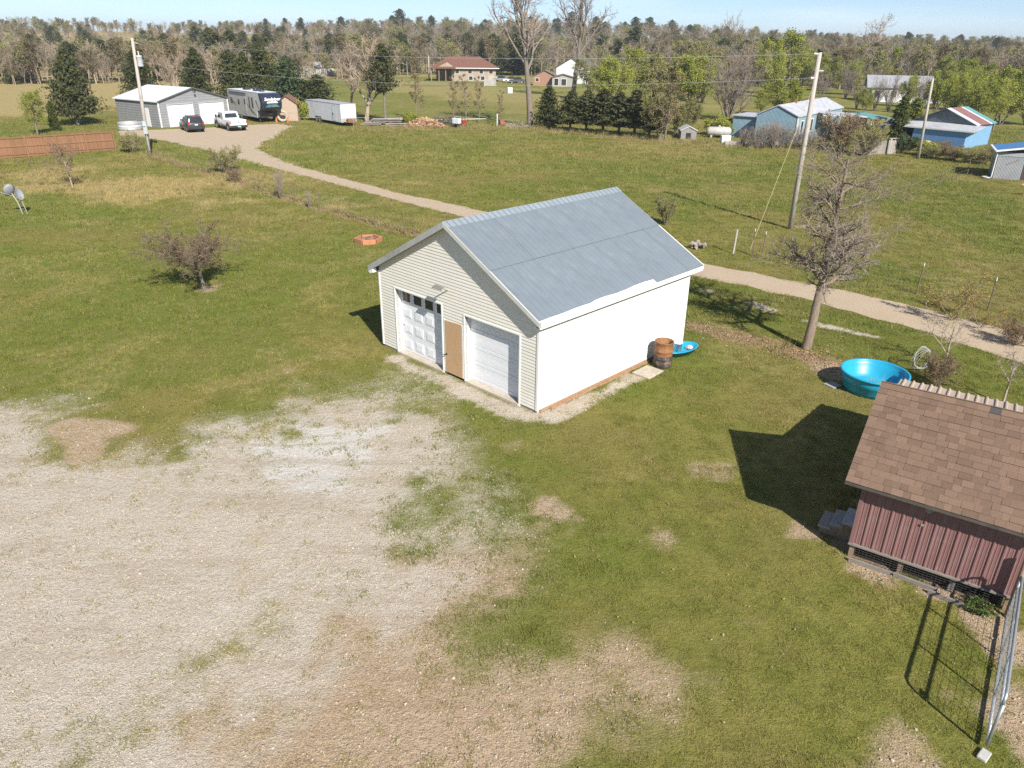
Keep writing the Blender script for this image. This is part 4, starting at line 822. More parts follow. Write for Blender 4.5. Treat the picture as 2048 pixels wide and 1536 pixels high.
part('rear_bumper', box(-.97, .97, -3.06, -2.92, .42, .64), car_trim, tk_, bevel=.03); part('number_plate', box(-.18, .18, -3.075, -3.061, .48, .60), M('green_plate', (.3, .5, .38), (.4, .55, .45), 20), tk_)
part('rear_window', quad((-.72, -.635, 1.32), (.72, -.635, 1.32), (.66, -.475, 1.80), (-.66, -.475, 1.80)), car_glass, tk_)
part('windscreen', quad((-.8, 1.62, 1.32), (-.7, 1.16, 1.84), (.7, 1.16, 1.84), (.8, 1.62, 1.32)), car_glass, tk_)
for s in (-1, 1):
    for y0, y1, u0, u1 in ((-.5, .35, -.35, .35), (.45, 1.5, .45, 1.08)):
        a = [(s * .958, y0, 1.30), (s * .958, y1, 1.30), (s * .868, u1, 1.84), (s * .868, u0, 1.84)]; part('side_window', quad(*(a if s > 0 else a[::-1]), .015), car_glass, tk_)
    part('tail_lamp', box(s * .93 - .05, s * .93 + .05, -2.94, -2.84, .82, 1.16), red_lens, tk_, bevel=.015); part('tow_mirror', box(s * 1.14 - .1, s * 1.14 + .1, 1.25, 1.4, 1.25, 1.6), car_trim, tk_, bevel=.03)
    for y_ in (-1.95, 1.95): wheel(tk_, s * .86, y_, .41, .27, s)
    for y_ in (-1.95, 1.95): part('wheel_arch', tube([(s * .975, y_ + .5 * math.cos(t), .44 + .5 * math.sin(t)) for t in np.linspace(0.1, PI - .1, 9)], .035, 6), car_trim, tk_)
# fifth wheel camper
rvw = M('camper_grey_side', (.50, .49, .47), (.44, .43, .41), 2, .4); rvd = M('camper_dark_stripe', (.09, .09, .10), (.13, .13, .13), 3, .4); navy = M('navy_front_cap', (.018, .024, .05), (.03, .04, .07), 1.2, .25); rvroof = M('camper_roof', (.66, .66, .65), (.55, .55, .55), 3, .7); teal = M('teal_fade', (.12, .24, .22), (.06, .12, .13), 2, .3)
fw = Vector((.64, -.768, 0)); pr_ = Vector((-32.2, 98.4, 0)); rt = Vector((fw.y, -fw.x, 0)); c0 = pr_ - rt * 1.25 - fw * 8.2
rv = thing('camper', 'grey fifth wheel camper with dark navy nose cap beside the metal garage', 'camper', c0, fwd_angle(fw.x, fw.y))
prof = [(-2.2, .55), (-2.2, 3.45), (-2.0, 3.62), (7.6, 3.62), (8.9, 3.50), (9.35, 3.2), (9.5, 2.5), (9.3, 1.85), (8.8, 1.55), (7.4, 1.45), (7.3, .6)]
part('body', sidebody(prof, 1.25), rvw, rv, bevel=.05)
part('nose_cap', hexprism([(-1.262, y, z) for y, z in ((8.25, 3.60), (8.95, 3.53), (9.40, 3.22), (9.56, 2.5), (9.35, 1.82), (8.85, 1.52), (8.3, 1.50), (8.75, 2.4))], [(1.262, y, z) for y, z in ((8.25, 3.60), (8.95, 3.53), (9.40, 3.22), (9.56, 2.5), (9.35, 1.82), (8.85, 1.52), (8.3, 1.50), (8.75, 2.4))]), navy, rv, bevel=.03)
part('nose_swoosh', quad((-.95, 9.50, 1.98), (.95, 9.50, 1.98), (.55, 9.545, 2.32), (-.55, 9.545, 2.32), .02), teal, rv)
part('nose_badge', quad((-.75, 9.572, 2.46), (.75, 9.572, 2.46), (.6, 9.545, 2.66), (-.6, 9.545, 2.66), .02), rvroof, rv)
fc = bpy.data.curves.new('lettering', 'FONT'); fc.body = 'Sandpiper'; fc.size = .52; fc.align_x = 'CENTER'; fc.extrude = .01; fc.shear = .3; fc.offset = .012; fc.materials.append(white_trim)
fo = bpy.data.objects.new('lettering', fc); col.objects.link(fo); bpy.context.view_layer.update(); fm = bpy.data.meshes.new_from_object(fo.evaluated_get(bpy.context.evaluated_depsgraph_get())); bpy.data.objects.remove(fo)
le = put('lettering', fm, rv, (0, 9.565, 2.76), (PI / 2 - .12, 0, PI))
part('roof_skin', box(-1.27, 1.27, -2.15, 8.1, 3.622, 3.66), rvroof, rv); part('air_conditioner', box(-.4, .4, 1.2, 2.1, 3.66, 3.95), car_trim, rv, bevel=.06); part('air_conditioner', box(-.4, .4, 4.6, 5.5, 3.66, 3.95), navy, rv, bevel=.06); part('roof_vent', box(-.25, .25, 6.4, 6.9, 3.66, 3.8), car_trim, rv); part('roof_vent', box(-.9, -.5, -.6, -.2, 3.66, 3.8), rvroof, rv)
part('awning', tube([(1.32, -1.4, 3.38), (1.32, 4.4, 3.38)], .07, 8), rvd, rv)
for y0, y1, z0, z1 in ((5.0, 5.35, 1.7, 3.0), (5.9, 6.4, 1.7, 3.0), (1.2, 1.8, 1.9, 2.5), (-1.4, -.6, 1.9, 2.6)): part('window', box(1.252, 1.268, y0, y1, z0, z1), car_glass, rv)
part('entry_door', box(1.252, 1.275, 3.3, 4.05, .85, 2.95), rvw, rv, bevel=.008); part('door_window', box(1.276, 1.282, 3.45, 3.9, 2.0, 2.7), car_glass, rv); part('entry_steps', box(1.28, 1.6, 3.3, 4.0, .35, .42), car_trim, rv)
for a in ([(1.253, -2.0, 2.9), (1.253, .2, 2.0), (1.253, .5, 1.6), (1.253, -1.0, 2.3)], [(1.253, 4.2, 2.2), (1.253, 6.6, 1.1), (1.253, 7.2, .8), (1.253, 5.6, 1.2)], [(1.253, 7.2, 2.6), (1.253, 8.2, 1.55), (1.253, 8.35, 1.55), (1.253, 7.5, 2.7)]): part('side_stripe', prism(a, (.008, 0, 0)), rvd, rv)
part('skirt_panel', box(-1.2, 1.2, 7.32, 7.6, .75, 1.44), rvd, rv); part('landing_leg', J(box(-1.0, -.85, 7.2, 7.35, 0, .8), box(.85, 1.0, 7.2, 7.35, 0, .8)), car_trim, rv); part('hitch_pin', box(-.25, .25, 8.0, 8.5, 1.05, 1.52), car_trim, rv)
for s in (-1, 1):
    for y_ in (.9, 1.85): wheel(rv, s * 1.12, y_, .38, .24, s)
part('slide_out', box(-1.75, -1.24, 1.0, 4.5, .9, 3.1), rvw, rv)
# cargo trailer
trw = M('white_trailer_skin', (.66, .68, .72), (.61, .63, .67), 1.2, .45, c3=(.56, .57, .6)); fw = Vector((.645, -.764, 0)); rt = Vector((fw.y, -fw.x, 0)); c0 = Vector((-21.4, 95.9, 0)) - rt * 1.05 - fw * 9.6
ct = thing('cargo_trailer', 'long white enclosed cargo trailer parked at the edge of the field', 'trailer', c0, fwd_angle(fw.x, fw.y))
part('body', box(-1.05, 1.05, 0, 9.6, .42, 2.55), trw, ct, bevel=.05); part('roof_edge', box(-1.07, 1.07, -.02, 9.62, 2.53, 2.60), galv, ct)
part('front_panel', box(-1.0, 1.0, 9.60, 9.63, .95, 2.42), M('bright_white_panel', (.78, .78, .78), (.75, .75, .75), 2, .4), ct); part('stone_guard', box(-1.02, 1.02, 9.60, 9.66, .45, .94), galv, ct)
part('side_door', box(1.052, 1.075, 7.4, 8.3, .55, 2.35), trw, ct, bevel=.008); part('door_seam', J(box(1.051, 1.08, 7.34, 7.395, .5, 2.4), box(1.051, 1.08, 8.305, 8.36, .5, 2.4), box(1.051, 1.08, 7.395, 8.305, 2.36, 2.41)), galv, ct); part('door_latch', box(1.076, 1.11, 7.5, 7.6, 1.2, 1.5), black, ct)
for k in range(9): part('panel_seam', box(1.051, 1.056, .6 + k * 1.05, .615 + k * 1.05, .45, 2.5), galv, ct) if abs(.6 + k * 1.05 - 7.85) > .6 else None
part('wheel_guard', box(1.04, 1.16, 2.7, 4.5, .78, .86), galv, ct); part('tongue', J(tube([(-.8, 9.6, .5), (0, 11, .5)], .05, 6), tube([(.8, 9.6, .5), (0, 11, .5)], .05, 6)), rust, ct); part('tongue_jack', tube([(0, 10.6, 0), (0, 10.6, 1.0)], .04, 8), galv, ct); part('tool_box', box(-.5, .5, 9.9, 10.3, .52, .9), rust, ct)
for s in (-1, 1):
    for y_ in (3.1, 3.95): wheel(ct, s * 1.08, y_, .36, .2, s)
# ---------------------------------------------------------------- neighbouring buildings
def ribmat(name, c1, c2, freq=3.0, axis='Z', rough=.5, metal=.2, strength=.5, c3=None):
    if name in MATS: return MATS[name]
    m = M(name, c1, c2, 1.5, rough, metal, c3=c3); T = NT(m); B = T.N['Principled BSDF']
    wv_ = T.n('ShaderNodeTexWave', bands_direction=axis); wv_.inputs['Scale'].default_value = freq; tcn = T.n('ShaderNodeTexCoord'); T.L.new(tcn.outputs['Object'], wv_.inputs['Vector'])
    b_ = T.n('ShaderNodeBump'); b_.inputs['Strength'].default_value = strength; b_.inputs['Distance'].default_value = .03; T.L.new(wv_.outputs['Fac'], b_.inputs['Height']); T.L.new(b_.outputs[0], B.inputs['Normal']); return m
def gable(name, label, cat, o, rz, w, l, h, rz_h, wall, roofm, ov=.25, gwall=None, th=.1):
    """gable roofed building: x across the gable, y along the ridge, gable front at y=0"""
    b = thing(name, label, cat, o, rz)
    for x0, x1 in ((0, .12), (w - .12, w)): part('wall', box(x0, x1, .12, l - .12, 0, h), wall, b)
    for y0 in (0, l - .12): part('gable_wall', prism([(0, y0, 0), (w, y0, 0), (w, y0, h), (w / 2, y0, rz_h - .05), (0, y0, h)], (0, .12, 0)), gwall or wall, b)
    s = (rz_h - h) / (w / 2)
    for sg in (-1, 1):
        e = w / 2 + sg * (w / 2 + ov); part('roof_slope', prism([(w / 2, -ov, rz_h), (e, -ov, rz_h - s * (w / 2 + ov)), (e, -ov, rz_h - s * (w / 2 + ov) + th), (w / 2, -ov, rz_h + th)], (0, l + 2 * ov, 0)), roofm, b)
    return b
def win(b, x0, x1, y, z0, z1, frame=white_trim, g=glass, axis='y'):
    f_ = emptypart('window', b)
    if axis == 'y':
        part('pane', box(x0, x1, y - .03, y - .01, z0, z1), g, f_); part('frame', J(box(x0 - .08, x0, y - .05, y - .004, z0 - .08, z1 + .08), box(x1, x1 + .08, y - .05, y - .004, z0 - .08, z1 + .08), box(x0, x1, y - .05, y - .004, z1, z1 + .08), box(x0, x1, y - .05, y - .004, z0 - .08, z0)), frame, f_)
    else:
        part('pane', box(y + .01, y + .03, x0, x1, z0, z1), g, f_); part('frame', J(box(y + .004, y + .05, x0 - .08, x0, z0 - .08, z1 + .08), box(y + .004, y + .05, x1, x1 + .08, z0 - .08, z1 + .08), box(y + .004, y + .05, x0, x1, z1, z1 + .08), box(y + .004, y + .05, x0, x1, z0 - .08, z0)), frame, f_)
grey_rib = ribmat('grey_ribbed_metal', (.33, .33, .335), (.28, .28, .285), 1.1, 'Z'); white_metal = M('white_roof_metal', (.78, .79, .82), (.70, .71, .74), 2, .4, .1)
gA = Vector((-41.8, 91.6, 0)); gdir = Vector((.57, .82, 0)).normalized()
mg = gable('metal_garage', 'grey ribbed metal garage with white roof and two wide white doors', 'garage', gA, math.atan2(gdir.y, gdir.x), 9.4, 9.3, 2.95, 4.25, grey_rib, white_metal, .22)
for x0 in (1.1, 5.35): 
    d_ = emptypart('overhead_door', mg)
    for k in range(5): part('door_section', box(x0, x0 + 3.35, -.03, -.005, .06 + k * .48, .06 + k * .48 + .465), M('bright_white_door', (.8, .8, .81), (.77, .77, .78), 3, .4), d_)
    part('door_trim', J(box(x0 - .1, x0, -.04, -.003, 0, 2.56), box(x0 + 3.35, x0 + 3.45, -.04, -.003, 0, 2.56), box(x0 - .1, x0 + 3.45, -.04, -.003, 2.56, 2.66)), M('grey_trim', (.45, .45, .46), (.4, .4, .41), 4), d_)
    part('handle', box(x0 + .25, x0 + .4, -.06, -.031, 1.0, 1.05), black, d_)
for x_ in (-.06, 9.34): part('corner_trim', box(x_, x_ + .12, -.06, .1, 0, 3.0), white_trim, mg)
part('entry_door', box(-.04, -.003, 2.2, 3.1, .05, 2.15), white_trim, mg); part('downspout', tube([(-.1, -.15, 3.0), (-.02, -.1, 2.7), (-.02, -.1, 0)], .05, 6), white_trim, mg)
part('rake_trim', J(prism([(-.22, -.24, 2.88), (4.7, -.24, 4.25), (4.7, -.24, 4.40), (-.22, -.24, 3.02)], (0, .015, 0)), prism([(9.62, -.24, 2.88), (4.7, -.24, 4.25), (4.7, -.24, 4.40), (9.62, -.24, 3.02)], (0, .015, 0))), M('dark_trim', (.08, .08, .08), (.1, .1, .1), 3), mg)
part('yard_lamp', J(tube([(4.7, -.05, 4.0), (4.7, -.5, 4.05)], .03, 6), xf(lathe([(0, 0), (.12, .02), (.1, .2), (0, .24)], 10), (4.7, -.55, 3.8))), black, mg)
ks = thing('metal_tank', 'round galvanised tank with pale bands beside the metal garage', 'tank', G(262, 259)); 
for k in range(3): part('tank_band', lathe([(1.3, .28 * k), (1.33, .28 * k + .05), (1.33, .28 * k + .22), (1.3, .28 * k + .27), (1.25, .28 * k + .27), (1.25, .28 * k)], 24), (galv, M('pale_blue_band', (.5, .55, .6), (.42, .46, .5), 3), galv)[k], ks, True)
part('tank_floor', lathe([(0, .1), (1.26, .1)], 20), galv, ks)
# small shed behind the camper
brs = M('brown_roofing', (.22, .105, .07), (.17, .085, .06), 8, .9, bump=.3); tan_board = M('tan_boards', (.42, .33, .25), (.36, .28, .21), 5, .8, rand=.05)
ss = gable('garden_shed', 'small tan garden shed with brown roof behind the camper nose', 'shed', G(556, 243), .12, 2.6, 3, 2.2, 3.1, tan_board, brs, .2)
part('shed_door', box(.8, 1.6, -.03, -.004, .05, 1.9), tan_board, ss)
th_ = thing('tyre_ring', 'tan tyre ring propped up at the small brown roofed shed', 'tyre', G(567, 244), .2)
part('outer_ring', xf(lathe([(.42, -.12), (.66, -.14), (.74, 0), (.66, .14), (.42, .12)], 22, True), (0, -.3, .76), rx=PI / 2 - .12), M('tan_rubber', (.45, .38, .30), (.36, .30, .24), 6), th_, True)
for i_, (dx, l_) in enumerate(((-.75, 'orange cone left standing by the tyre ring'), (.72, 'orange cone tipped against the tyre ring'))): 
    cn = thing('traffic_cone', l_, 'cone', G(567, 244) + Vector((dx, -.45, 0))); part('cone_body', lathe([(.17, .03), (.03, .68), (0, .7)], 14), M('orange_plastic', (.62, .14, .03), (.5, .12, .03), 4), cn, True); part('cone_base', box(-.22, .22, -.22, .22, 0, .035), MATS['orange_plastic'], cn)
brl = thing('blue_barrel', 'blue plastic barrel standing under the camper nose', 'barrel', G(552, 243) + Vector((0, -.3, 0))); part('barrel_body', lathe([(0, 0), (.28, 0), (.3, .3), (.28, .45), (.3, .6), (.28, .88), (0, .9)], 16), M('royal_blue_plastic', (.03, .1, .4), (.03, .08, .33), 3, .4), brl, True)
# lumber, firewood, brush along the field edge
lum = [M('grey_lumber', (.40, .375, .35), (.30, .28, .26), 3, .9, rand=.15), M('brown_lumber', (.27, .20, .15), (.2, .14, .1), 3, .9, rand=.2)]
def lumber(px, py, n, ln, label, seed, hh):
    o = thing('lumber_stack', label, 'lumber stack', G(px, py), .05); r = random.Random(seed)
    for k in range(n):
        lv = k // 4; part('plank', box(0, ln * r.uniform(.75, 1), 0, r.uniform(.14, .28), 0, .05), lum[r.random() > .6], o, loc=(r.uniform(-.3, .3) + .15 * lv, (k % 4) * .38 + r.uniform(-.05, .05), .05 + lv * hh), rot=(0, r.uniform(-.03, .05), r.uniform(-.06, .06)))
    for x_ in (.4, ln * .7): part('bearer', box(x_, x_ + .1, -.1, 1.6, 0, .05), lum[1], o)
lumber(722, 251, 14, 3.0, 'low stack of grey boards at the trailer nose', 1, .09); lumber(738, 247, 22, 5.2, 'larger stack of silvery boards beyond the trailer tongue', 2, .10); lumber(772, 253, 16, 3.6, 'brown scrap lumber beside the firewood heap', 3, .085)
log_m = [M('split_log_%d' % i, c, tuple(q * .75 for q in c), 5, .9, rand=.25) for i, c in enumerate(((.40, .23, .13), (.52, .36, .22), (.25, .14, .09)))]
fp = thing('firewood_heap', 'wide heap of split orange brown firewood at the field edge', 'firewood', G(851, 254)); lg = [mesh('log', tube([(-.22, 0, 0), (.22, 0, 0)], .085, 5), m_) for m_ in log_m]; r = random.Random(6)
for k in range(240):
    x = r.uniform(-2.45, 2.45); env = 1.05 * max(0, 1 - (abs(x) / 2.5) ** 1.8); z_ = .07 + env * r.random(); y = -1.1 * (1 - z_ / 1.2) * r.uniform(.5, 1) 
    put('log', lg[r.randrange(3)], fp, (x, y, z_), (r.uniform(-.4, .4), r.uniform(-.7, .7), r.uniform(0, 6.28)), r.uniform(.8, 1.25))
part('log_core', lathe([(2.3, 0), (1.6, .45), (.7, .8), (0, .9)], 16), log_m[2], fp).scale = (1, .42, 1)
def brushpile(name, label, px, py, rx, ry, h, n, mat, seed, ln=1.0):
    o = thing(name, label, 'brush', G(px, py)); r = random.Random(seed); S = []
    for k in range(n):
        a = r.random() * 6.28; q = math.sqrt(r.random()); x, y = rx * q * math.cos(a), ry * q * math.sin(a); z_ = h * (1 - q * q) * r.random()
        d = Vector((r.gauss(0, 1), r.gauss(0, 1), r.gauss(.35, .45))).normalized() * ln * r.uniform(.5, 1.2); S.append(tube([(x, y, max(.02, z_)), Vector((x, y, max(.05, z_))) + d * .5 + Vector((0, 0, .05)), (x + d.x, y + d.y, max(.02, z_ + d.z))], [.022, .015, .006], 3, False))
    b_ = part('twigs', J(*S), mat, o); b_['kind'] = 'stuff'; return o
twig_grey = M('grey_twigs', (.20, .17, .145), (.13, .11, .095), 3, .9, rand=.1); twig_brown = M('brown_twigs', (.27, .20, .14), (.17, .125, .09), 3, .9, rand=.1)
brushpile('brush_pile', 'grey heap of cut brush between the firewood and the red mower', 888, 250, 2.0, .8, 1.1, 420, twig_grey, 1); brushpile('brush_pile', 'low pile of pale branches at the foot of the tall bare tree', 1040, 256, 1.6, .6, .4, 120, M('pale_twigs', (.42, .36, .29), (.34, .28, .22), 4), 2, 1.3)
mo = thing('riding_mower', 'red riding mower with a white bagger at the field edge', 'mower', G(921, 254), -.5); redp = M('red_paint', (.45, .03, .025), (.38, .025, .02), 3, .35)
part('hood', sidebody([(.2, .35), (.2, .75), (1.0, .68), (1.1, .4)], .3), redp, mo, bevel=.04); part('deck', box(-.6, .6, -.3, .4, .12, .3), redp, mo, bevel=.04); part('seat', J(box(-.25, .25, -.45, .0, .62, .7), box(-.25, .25, -.52, -.45, .62, 1.1)), black, mo, bevel=.02); part('grass_bagger', box(-.5, .5, -1.15, -.55, .45, 1.1), M('pale_bagger', (.6, .62, .64), (.5, .52, .54), 4), mo, bevel=.08); part('roll_hoop', tube([(-.45, -.55, .5), (-.45, -.6, 1.3), (.45, -.6, 1.3), (.45, -.55, .5)], .03, 6), galv, mo); part('steering_wheel', tube([(.17 * math.cos(t), .25 + .08 * math.sin(t), .9 + .15 * math.sin(t)) for t in np.linspace(0, 6.28, 13)], .018, 5), black, mo)
for s in (-1, 1): wheel(mo, s * .42, -.35, .26, .2, s); wheel(mo, s * .38, .85, .18, .14, s)
tl = thing('garden_tiller', 'rusty red tiller with a pale upright board beside it', 'tiller', G(1003, 253), .4); part('engine', box(-.3, .3, -.25, .25, .35, .8), M('rusty_red', (.3, .09, .06), (.22, .07, .05), 5), tl, bevel=.05); part('tine_guard', xf(lathe([(0, -.3), (.35, -.3), (.35, .3), (0, .3)], 12), (0, -.1, .35), ry=PI / 2), MATS['rusty_red'], tl); part('handle', J(tube([(-.2, .2, .6), (-.25, 1.0, 1.2)], .025, 6), tube([(.2, .2, .6), (.25, 1.0, 1.2)], .025, 6)), black, tl)
for s in (-1, 1): wheel(tl, s * .35, .15, .25, .14, s)
bdp = thing('marker_board', 'pale upright board post next to the rusty tiller', 'post', G(1000, 253) + Vector((-.35, .1, 0)), .1, me=mesh('marker_board', box(-.07, .07, -.04, .04, 0, 1.5), M('pale_board', (.6, .58, .53), (.5, .48, .44), 4)))
# brown house and white house beyond the far pasture
stucco = M('tan_stone_wall', (.38, .31, .24), (.32, .255, .195), 3, .9, bump=.2); red_roof = M('reddish_roof_shingle', (.185, .088, .060), (.145, .070, .050), 5, .9, bump=.2)
hq = G(872, 162); hs_ = thing('ranch_house', 'tan ranch house with a reddish brown hip roof beyond the pasture', 'house', hq, .05)
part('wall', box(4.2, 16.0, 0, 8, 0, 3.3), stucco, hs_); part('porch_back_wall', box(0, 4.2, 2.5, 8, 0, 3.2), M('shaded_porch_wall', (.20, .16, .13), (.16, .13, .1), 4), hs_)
def hip(x0, x1, y0, y1, z0, z1, ins): return [(x0, y0, z0), (x1, y0, z0), (x1, y1, z0), (x0, y1, z0), (x0 + ins, (y0 + y1) / 2, z1), (x1 - ins, (y0 + y1) / 2, z1)], [(0, 1, 5, 4), (1, 2, 5), (2, 3, 4, 5), (3, 0, 4), (3, 2, 1, 0)]
part('roof', hip(-1.5, 16.8, -.8, 8.8, 3.3, 6.0, 5.0), red_roof, hs_); part('porch_roof', prism([(-2.0, -1.8, 3.1), (5.5, -1.8, 3.1), (3.2, -1.8, 4.9)], (0, 4.4, 0)), red_roof, hs_); part('porch_gable', prism([(.8, -1.82, 3.6), (4.8, -1.82, 3.6), (3.2, -1.82, 4.7)], (0, .015, 0)), stucco, hs_); part('fascia', box(4.0, 16.9, -.86, -.81, 3.15, 3.32), white_trim, hs_)
for x_ in (-1.2, .8, 2.6): part('porch_post', box(x_, x_ + .2, -1.2, -1.0, 0, 3.1), brown_wood, hs_)
for x0, z0 in ((5.2, 1.9), (8.6, 1.9), (11.6, 1.9), (14.2, 1.9), (8.8, .3), (12.0, .3)): win(hs_, x0, x0 + 1.0, 0, z0, z0 + .95)
part('garage_opening', box(14.0, 15.6, -.02, -.004, .1, 1.5), M('tan_door', (.45, .4, .33), (.4, .35, .3), 4), hs_)
wq = G(1112, 166); wh = gable('white_house', 'white two storey gable house behind the second tall bare tree', 'house', wq, -.35, 8.6, 9, 3.9, 6.3, M('white_house_siding', (.76, .76, .74), (.70, .70, .68), 2, .6), M('dark_grey_shingle', (.14, .135, .13), (.1, .1, .095), 6, .9), .5)
for x0, z0 in ((1.6, 1.1), (6.4, 1.4)): win(wh, x0, x0 + .9, 0, z0, z0 + 1.2)
os_ = gable('orange_shed', 'weathered orange shed with grey roof before the white house', 'shed', G(1066, 171), -.15, 5.6, 4, 2.2, 3.5, M('faded_orange_wall', (.36, .21, .14), (.3, .17, .11), 4, .9), M('grey_purple_roof', (.20, .16, .15), (.16, .13, .12), 5, .9), .3); win(os_, .6, 1.4, 0, .9, 1.7)
gs2 = gable('grey_shed', 'grey plank shed with white framed doors beside the orange shed', 'shed', G(1104, 173), -.05, 5.2, 4, 2.0, 2.7, M('grey_plank_wall', (.36, .34, .32), (.28, .27, .25), 4, .9), MATS['grey_purple_roof'], .3); win(gs2, .5, 1.5, 0, .2, 1.8, g=dark); win(gs2, 2.2, 3.4, 0, .2, 1.7)
wb = gable('white_shop', 'long low white building glimpsed behind the cedars', 'building', G(592, 150), -.5, 9, 7, 2.4, 3.6, M('offwhite_wall', (.6, .58, .53), (.5, .48, .44), 3), M('pale_grey_roof', (.5, .5, .5), (.42, .42, .42), 3), .4); win(wb, 2, 3, 0, .8, 1.8)
def carlet(px, py, mat, label, rz):
    o = thing('parked_car', label, 'car', G(px, py), rz); part('body', sidebody([(-2.1, .35), (-2.1, .9), (2.1, .85), (2.1, .35)], .85), mat, o, bevel=.06); part('cabin', sidebody([(-1.2, .9), (-.8, 1.4), (.5, 1.4), (1.1, .88)], .76), car_glass, o, bevel=.05)
    for s in (-1, 1):
        for y_ in (-1.3, 1.3): wheel(o, s * .8, y_, .33, .2, s)
carlet(1002, 163, M('silver_paint', (.4, .41, .43), (.36, .37, .38), 3, .3, .4), 'silver car parked among the scrap by the ranch house', 1.3); carlet(1022, 165, white_car, 'white car parked among the scrap by the ranch house', 1.6); carlet(1035, 166, M('slate_paint', (.1, .11, .13), (.08, .09, .1), 3, .3), 'slate grey car parked beside the orange shed', 1.45); carlet(985, 160, M('pale_van_paint', (.62, .63, .64), (.56, .57, .58), 3, .3), 'pale car parked at the corner of the ranch house', .4)
gp_ = thing('board_panel', 'leaning grey plank gate on the pasture edge below the ranch house', 'gate', G(968, 172), .2);  # a panel of upright grey boards, not a gate
for k in range(6): part('board', box(k * .5, k * .5 + .46, 0, .06, 0, 1.5), lum[0], gp_)
bxs = thing('white_crate', 'white crate standing in the pasture below the parked cars', 'crate', G(1019, 186), .3, me=mesh('white_crate', box(-.5, .5, -.5, .5, 0, 1.1), white_trim, bevel=.03))
# ---------------------------------------------------------------- blue buildings on the right
bl_sid = ribmat('faded_blue_siding', (.19, .30, .365), (.23, .35, .42), 2.2, 'X', .6, 0, .4, c3=(.27, .37, .42)); bl2 = ribmat('bright_blue_wall', (.16, .31, .46), (.19, .34, .49), 2.0, 'X', .6, 0, .3)
old_white = M('weathered_white_roof', (.56, .57, .60), (.42, .42, .44), 2, .5, .1, c3=(.36, .33, .31), s3=.6)
mA = Vector((30.2, 83.0, 0)); md = Vector((.60, .80, 0)); ma = math.atan2(md.y, md.x) - PI / 2
left = mA - Vector((md.y, -md.x, 0)) * 4.5
mh = gable('mobile_home', 'faded blue mobile home with weathered white roof behind bare brush', 'mobile home', left, ma, 4.5, 17, 2.75, 3.75, bl_sid, old_white, .12)
for y0 in (1.2, 4.6, 9.5): win(mh, y0, y0 + .8, 4.5, 1.0, 2.2, axis='x')
part('corner_trim', box(4.44, 4.56, -.06, .06, 0, 2.75), white_trim, mh); part('roof_vent', box(2.2, 2.5, 5, 5.3, 3.75, 4.2), rust, mh)
part('side_annex', box(-3.2, -.02, 1.5, 6, 0, 2.3), bl_sid, mh); part('annex_roof', box(-3.4, .3, 1.3, 6.2, 2.32, 2.42), old_white, mh)
po = thing('blue_porch', 'small blue porch with green roof and white railing at the mobile home', 'porch', G(1735, 279), .45)
part('porch_floor', box(-.3, 2.6, 0, 3.0, 0, .3), bl2, po); part('front_panel', box(0, 2.4, 0, .08, .3, 1.35), bl2, po); part('side_panel', box(2.32, 2.4, .08, 2.8, .3, 1.35), bl2, po); part('back_wall', box(-.2, 2.4, 2.8, 2.95, .3, 2.2), M('porch_dark_wall', (.2, .21, .26), (.17, .18, .22), 4), po)
for x_ in np.arange(0.1, 2.4, .32): part('baluster', box(x_, x_ + .07, -.01, .07, 1.36, 1.75), white_trim, po)
for x_, y_ in ((0, 0), (2.32, 0), (2.32, 2.6)): part('porch_post', box(x_, x_ + .09, y_, y_ + .09, 1.35, 2.2), bl2, po)
part('porch_roof', hexa([(-.5, -.3, 2.25), (2.8, -.3, 2.2), (2.8, 3.2, 2.5), (-.5, 3.2, 2.55), (-.5, -.3, 2.33), (2.8, -.3, 2.28), (2.8, 3.2, 2.58), (-.5, 3.2, 2.63)]), M('green_roof_metal', (.10, .26, .27), (.14, .32, .32), 2, .5), po); part('carport_roof', hexa([(-5.2, 1.2, 2.6), (-.45, .2, 2.35), (-.45, 3.0, 2.6), (-5.2, 4.0, 2.85), (-5.2, 1.2, 2.68), (-.45, .2, 2.43), (-.45, 3.0, 2.68), (-5.2, 4.0, 2.93)]), old_white, po)
part('carport_post', J(box(-5.1, -5.0, 1.3, 1.4, 0, 2.6), box(-5.1, -5.0, 3.7, 3.8, 0, 2.85)), grey_wood, po)
sA = Vector((44.6, 86.5, 0)); red_rf = M('faded_red_roof', (.28, .135, .125), (.24, .115, .105), 2, .5)
sb = thing('blue_shed', 'blue shed with red white and green striped metal roof and a lean-to', 'shed', sA, math.atan2(-.8, .6))
SBW, SBL, SBH, SBR = 6.2, 4.2, 2.35, 3.65
part('right_wall', box(SBW - .1, SBW, .1, SBL, 0, SBH), bl2, sb); part('left_wall', box(0, .1, .1, SBL, 0, SBH), bl2, sb); part('back_wall', box(.1, SBW - .1, SBL - .1, SBL, 0, SBH), bl2, sb)
part('gable_wall', prism([(0, 0, 0), (SBW, 0, 0), (SBW, 0, SBH), (SBW / 2, 0, SBR - .05), (0, 0, SBH)], (0, .1, 0)), ribmat('dark_rib_wall', (.12, .14, .15), (.16, .18, .19), 2.5, 'X'), sb)
def slope(x0, x1, y0, y1, za, zb, zc, zd, t=.07): return hexa([(x0, y0, za), (x1, y0, zb), (x1, y1, zc), (x0, y1, zd), (x0, y0, za + t), (x1, y0, zb + t), (x1, y1, zc + t), (x0, y1, zd + t)])
ye = SBR - (SBR - SBH) / (SBW / 2) * (SBW / 2 + .3)
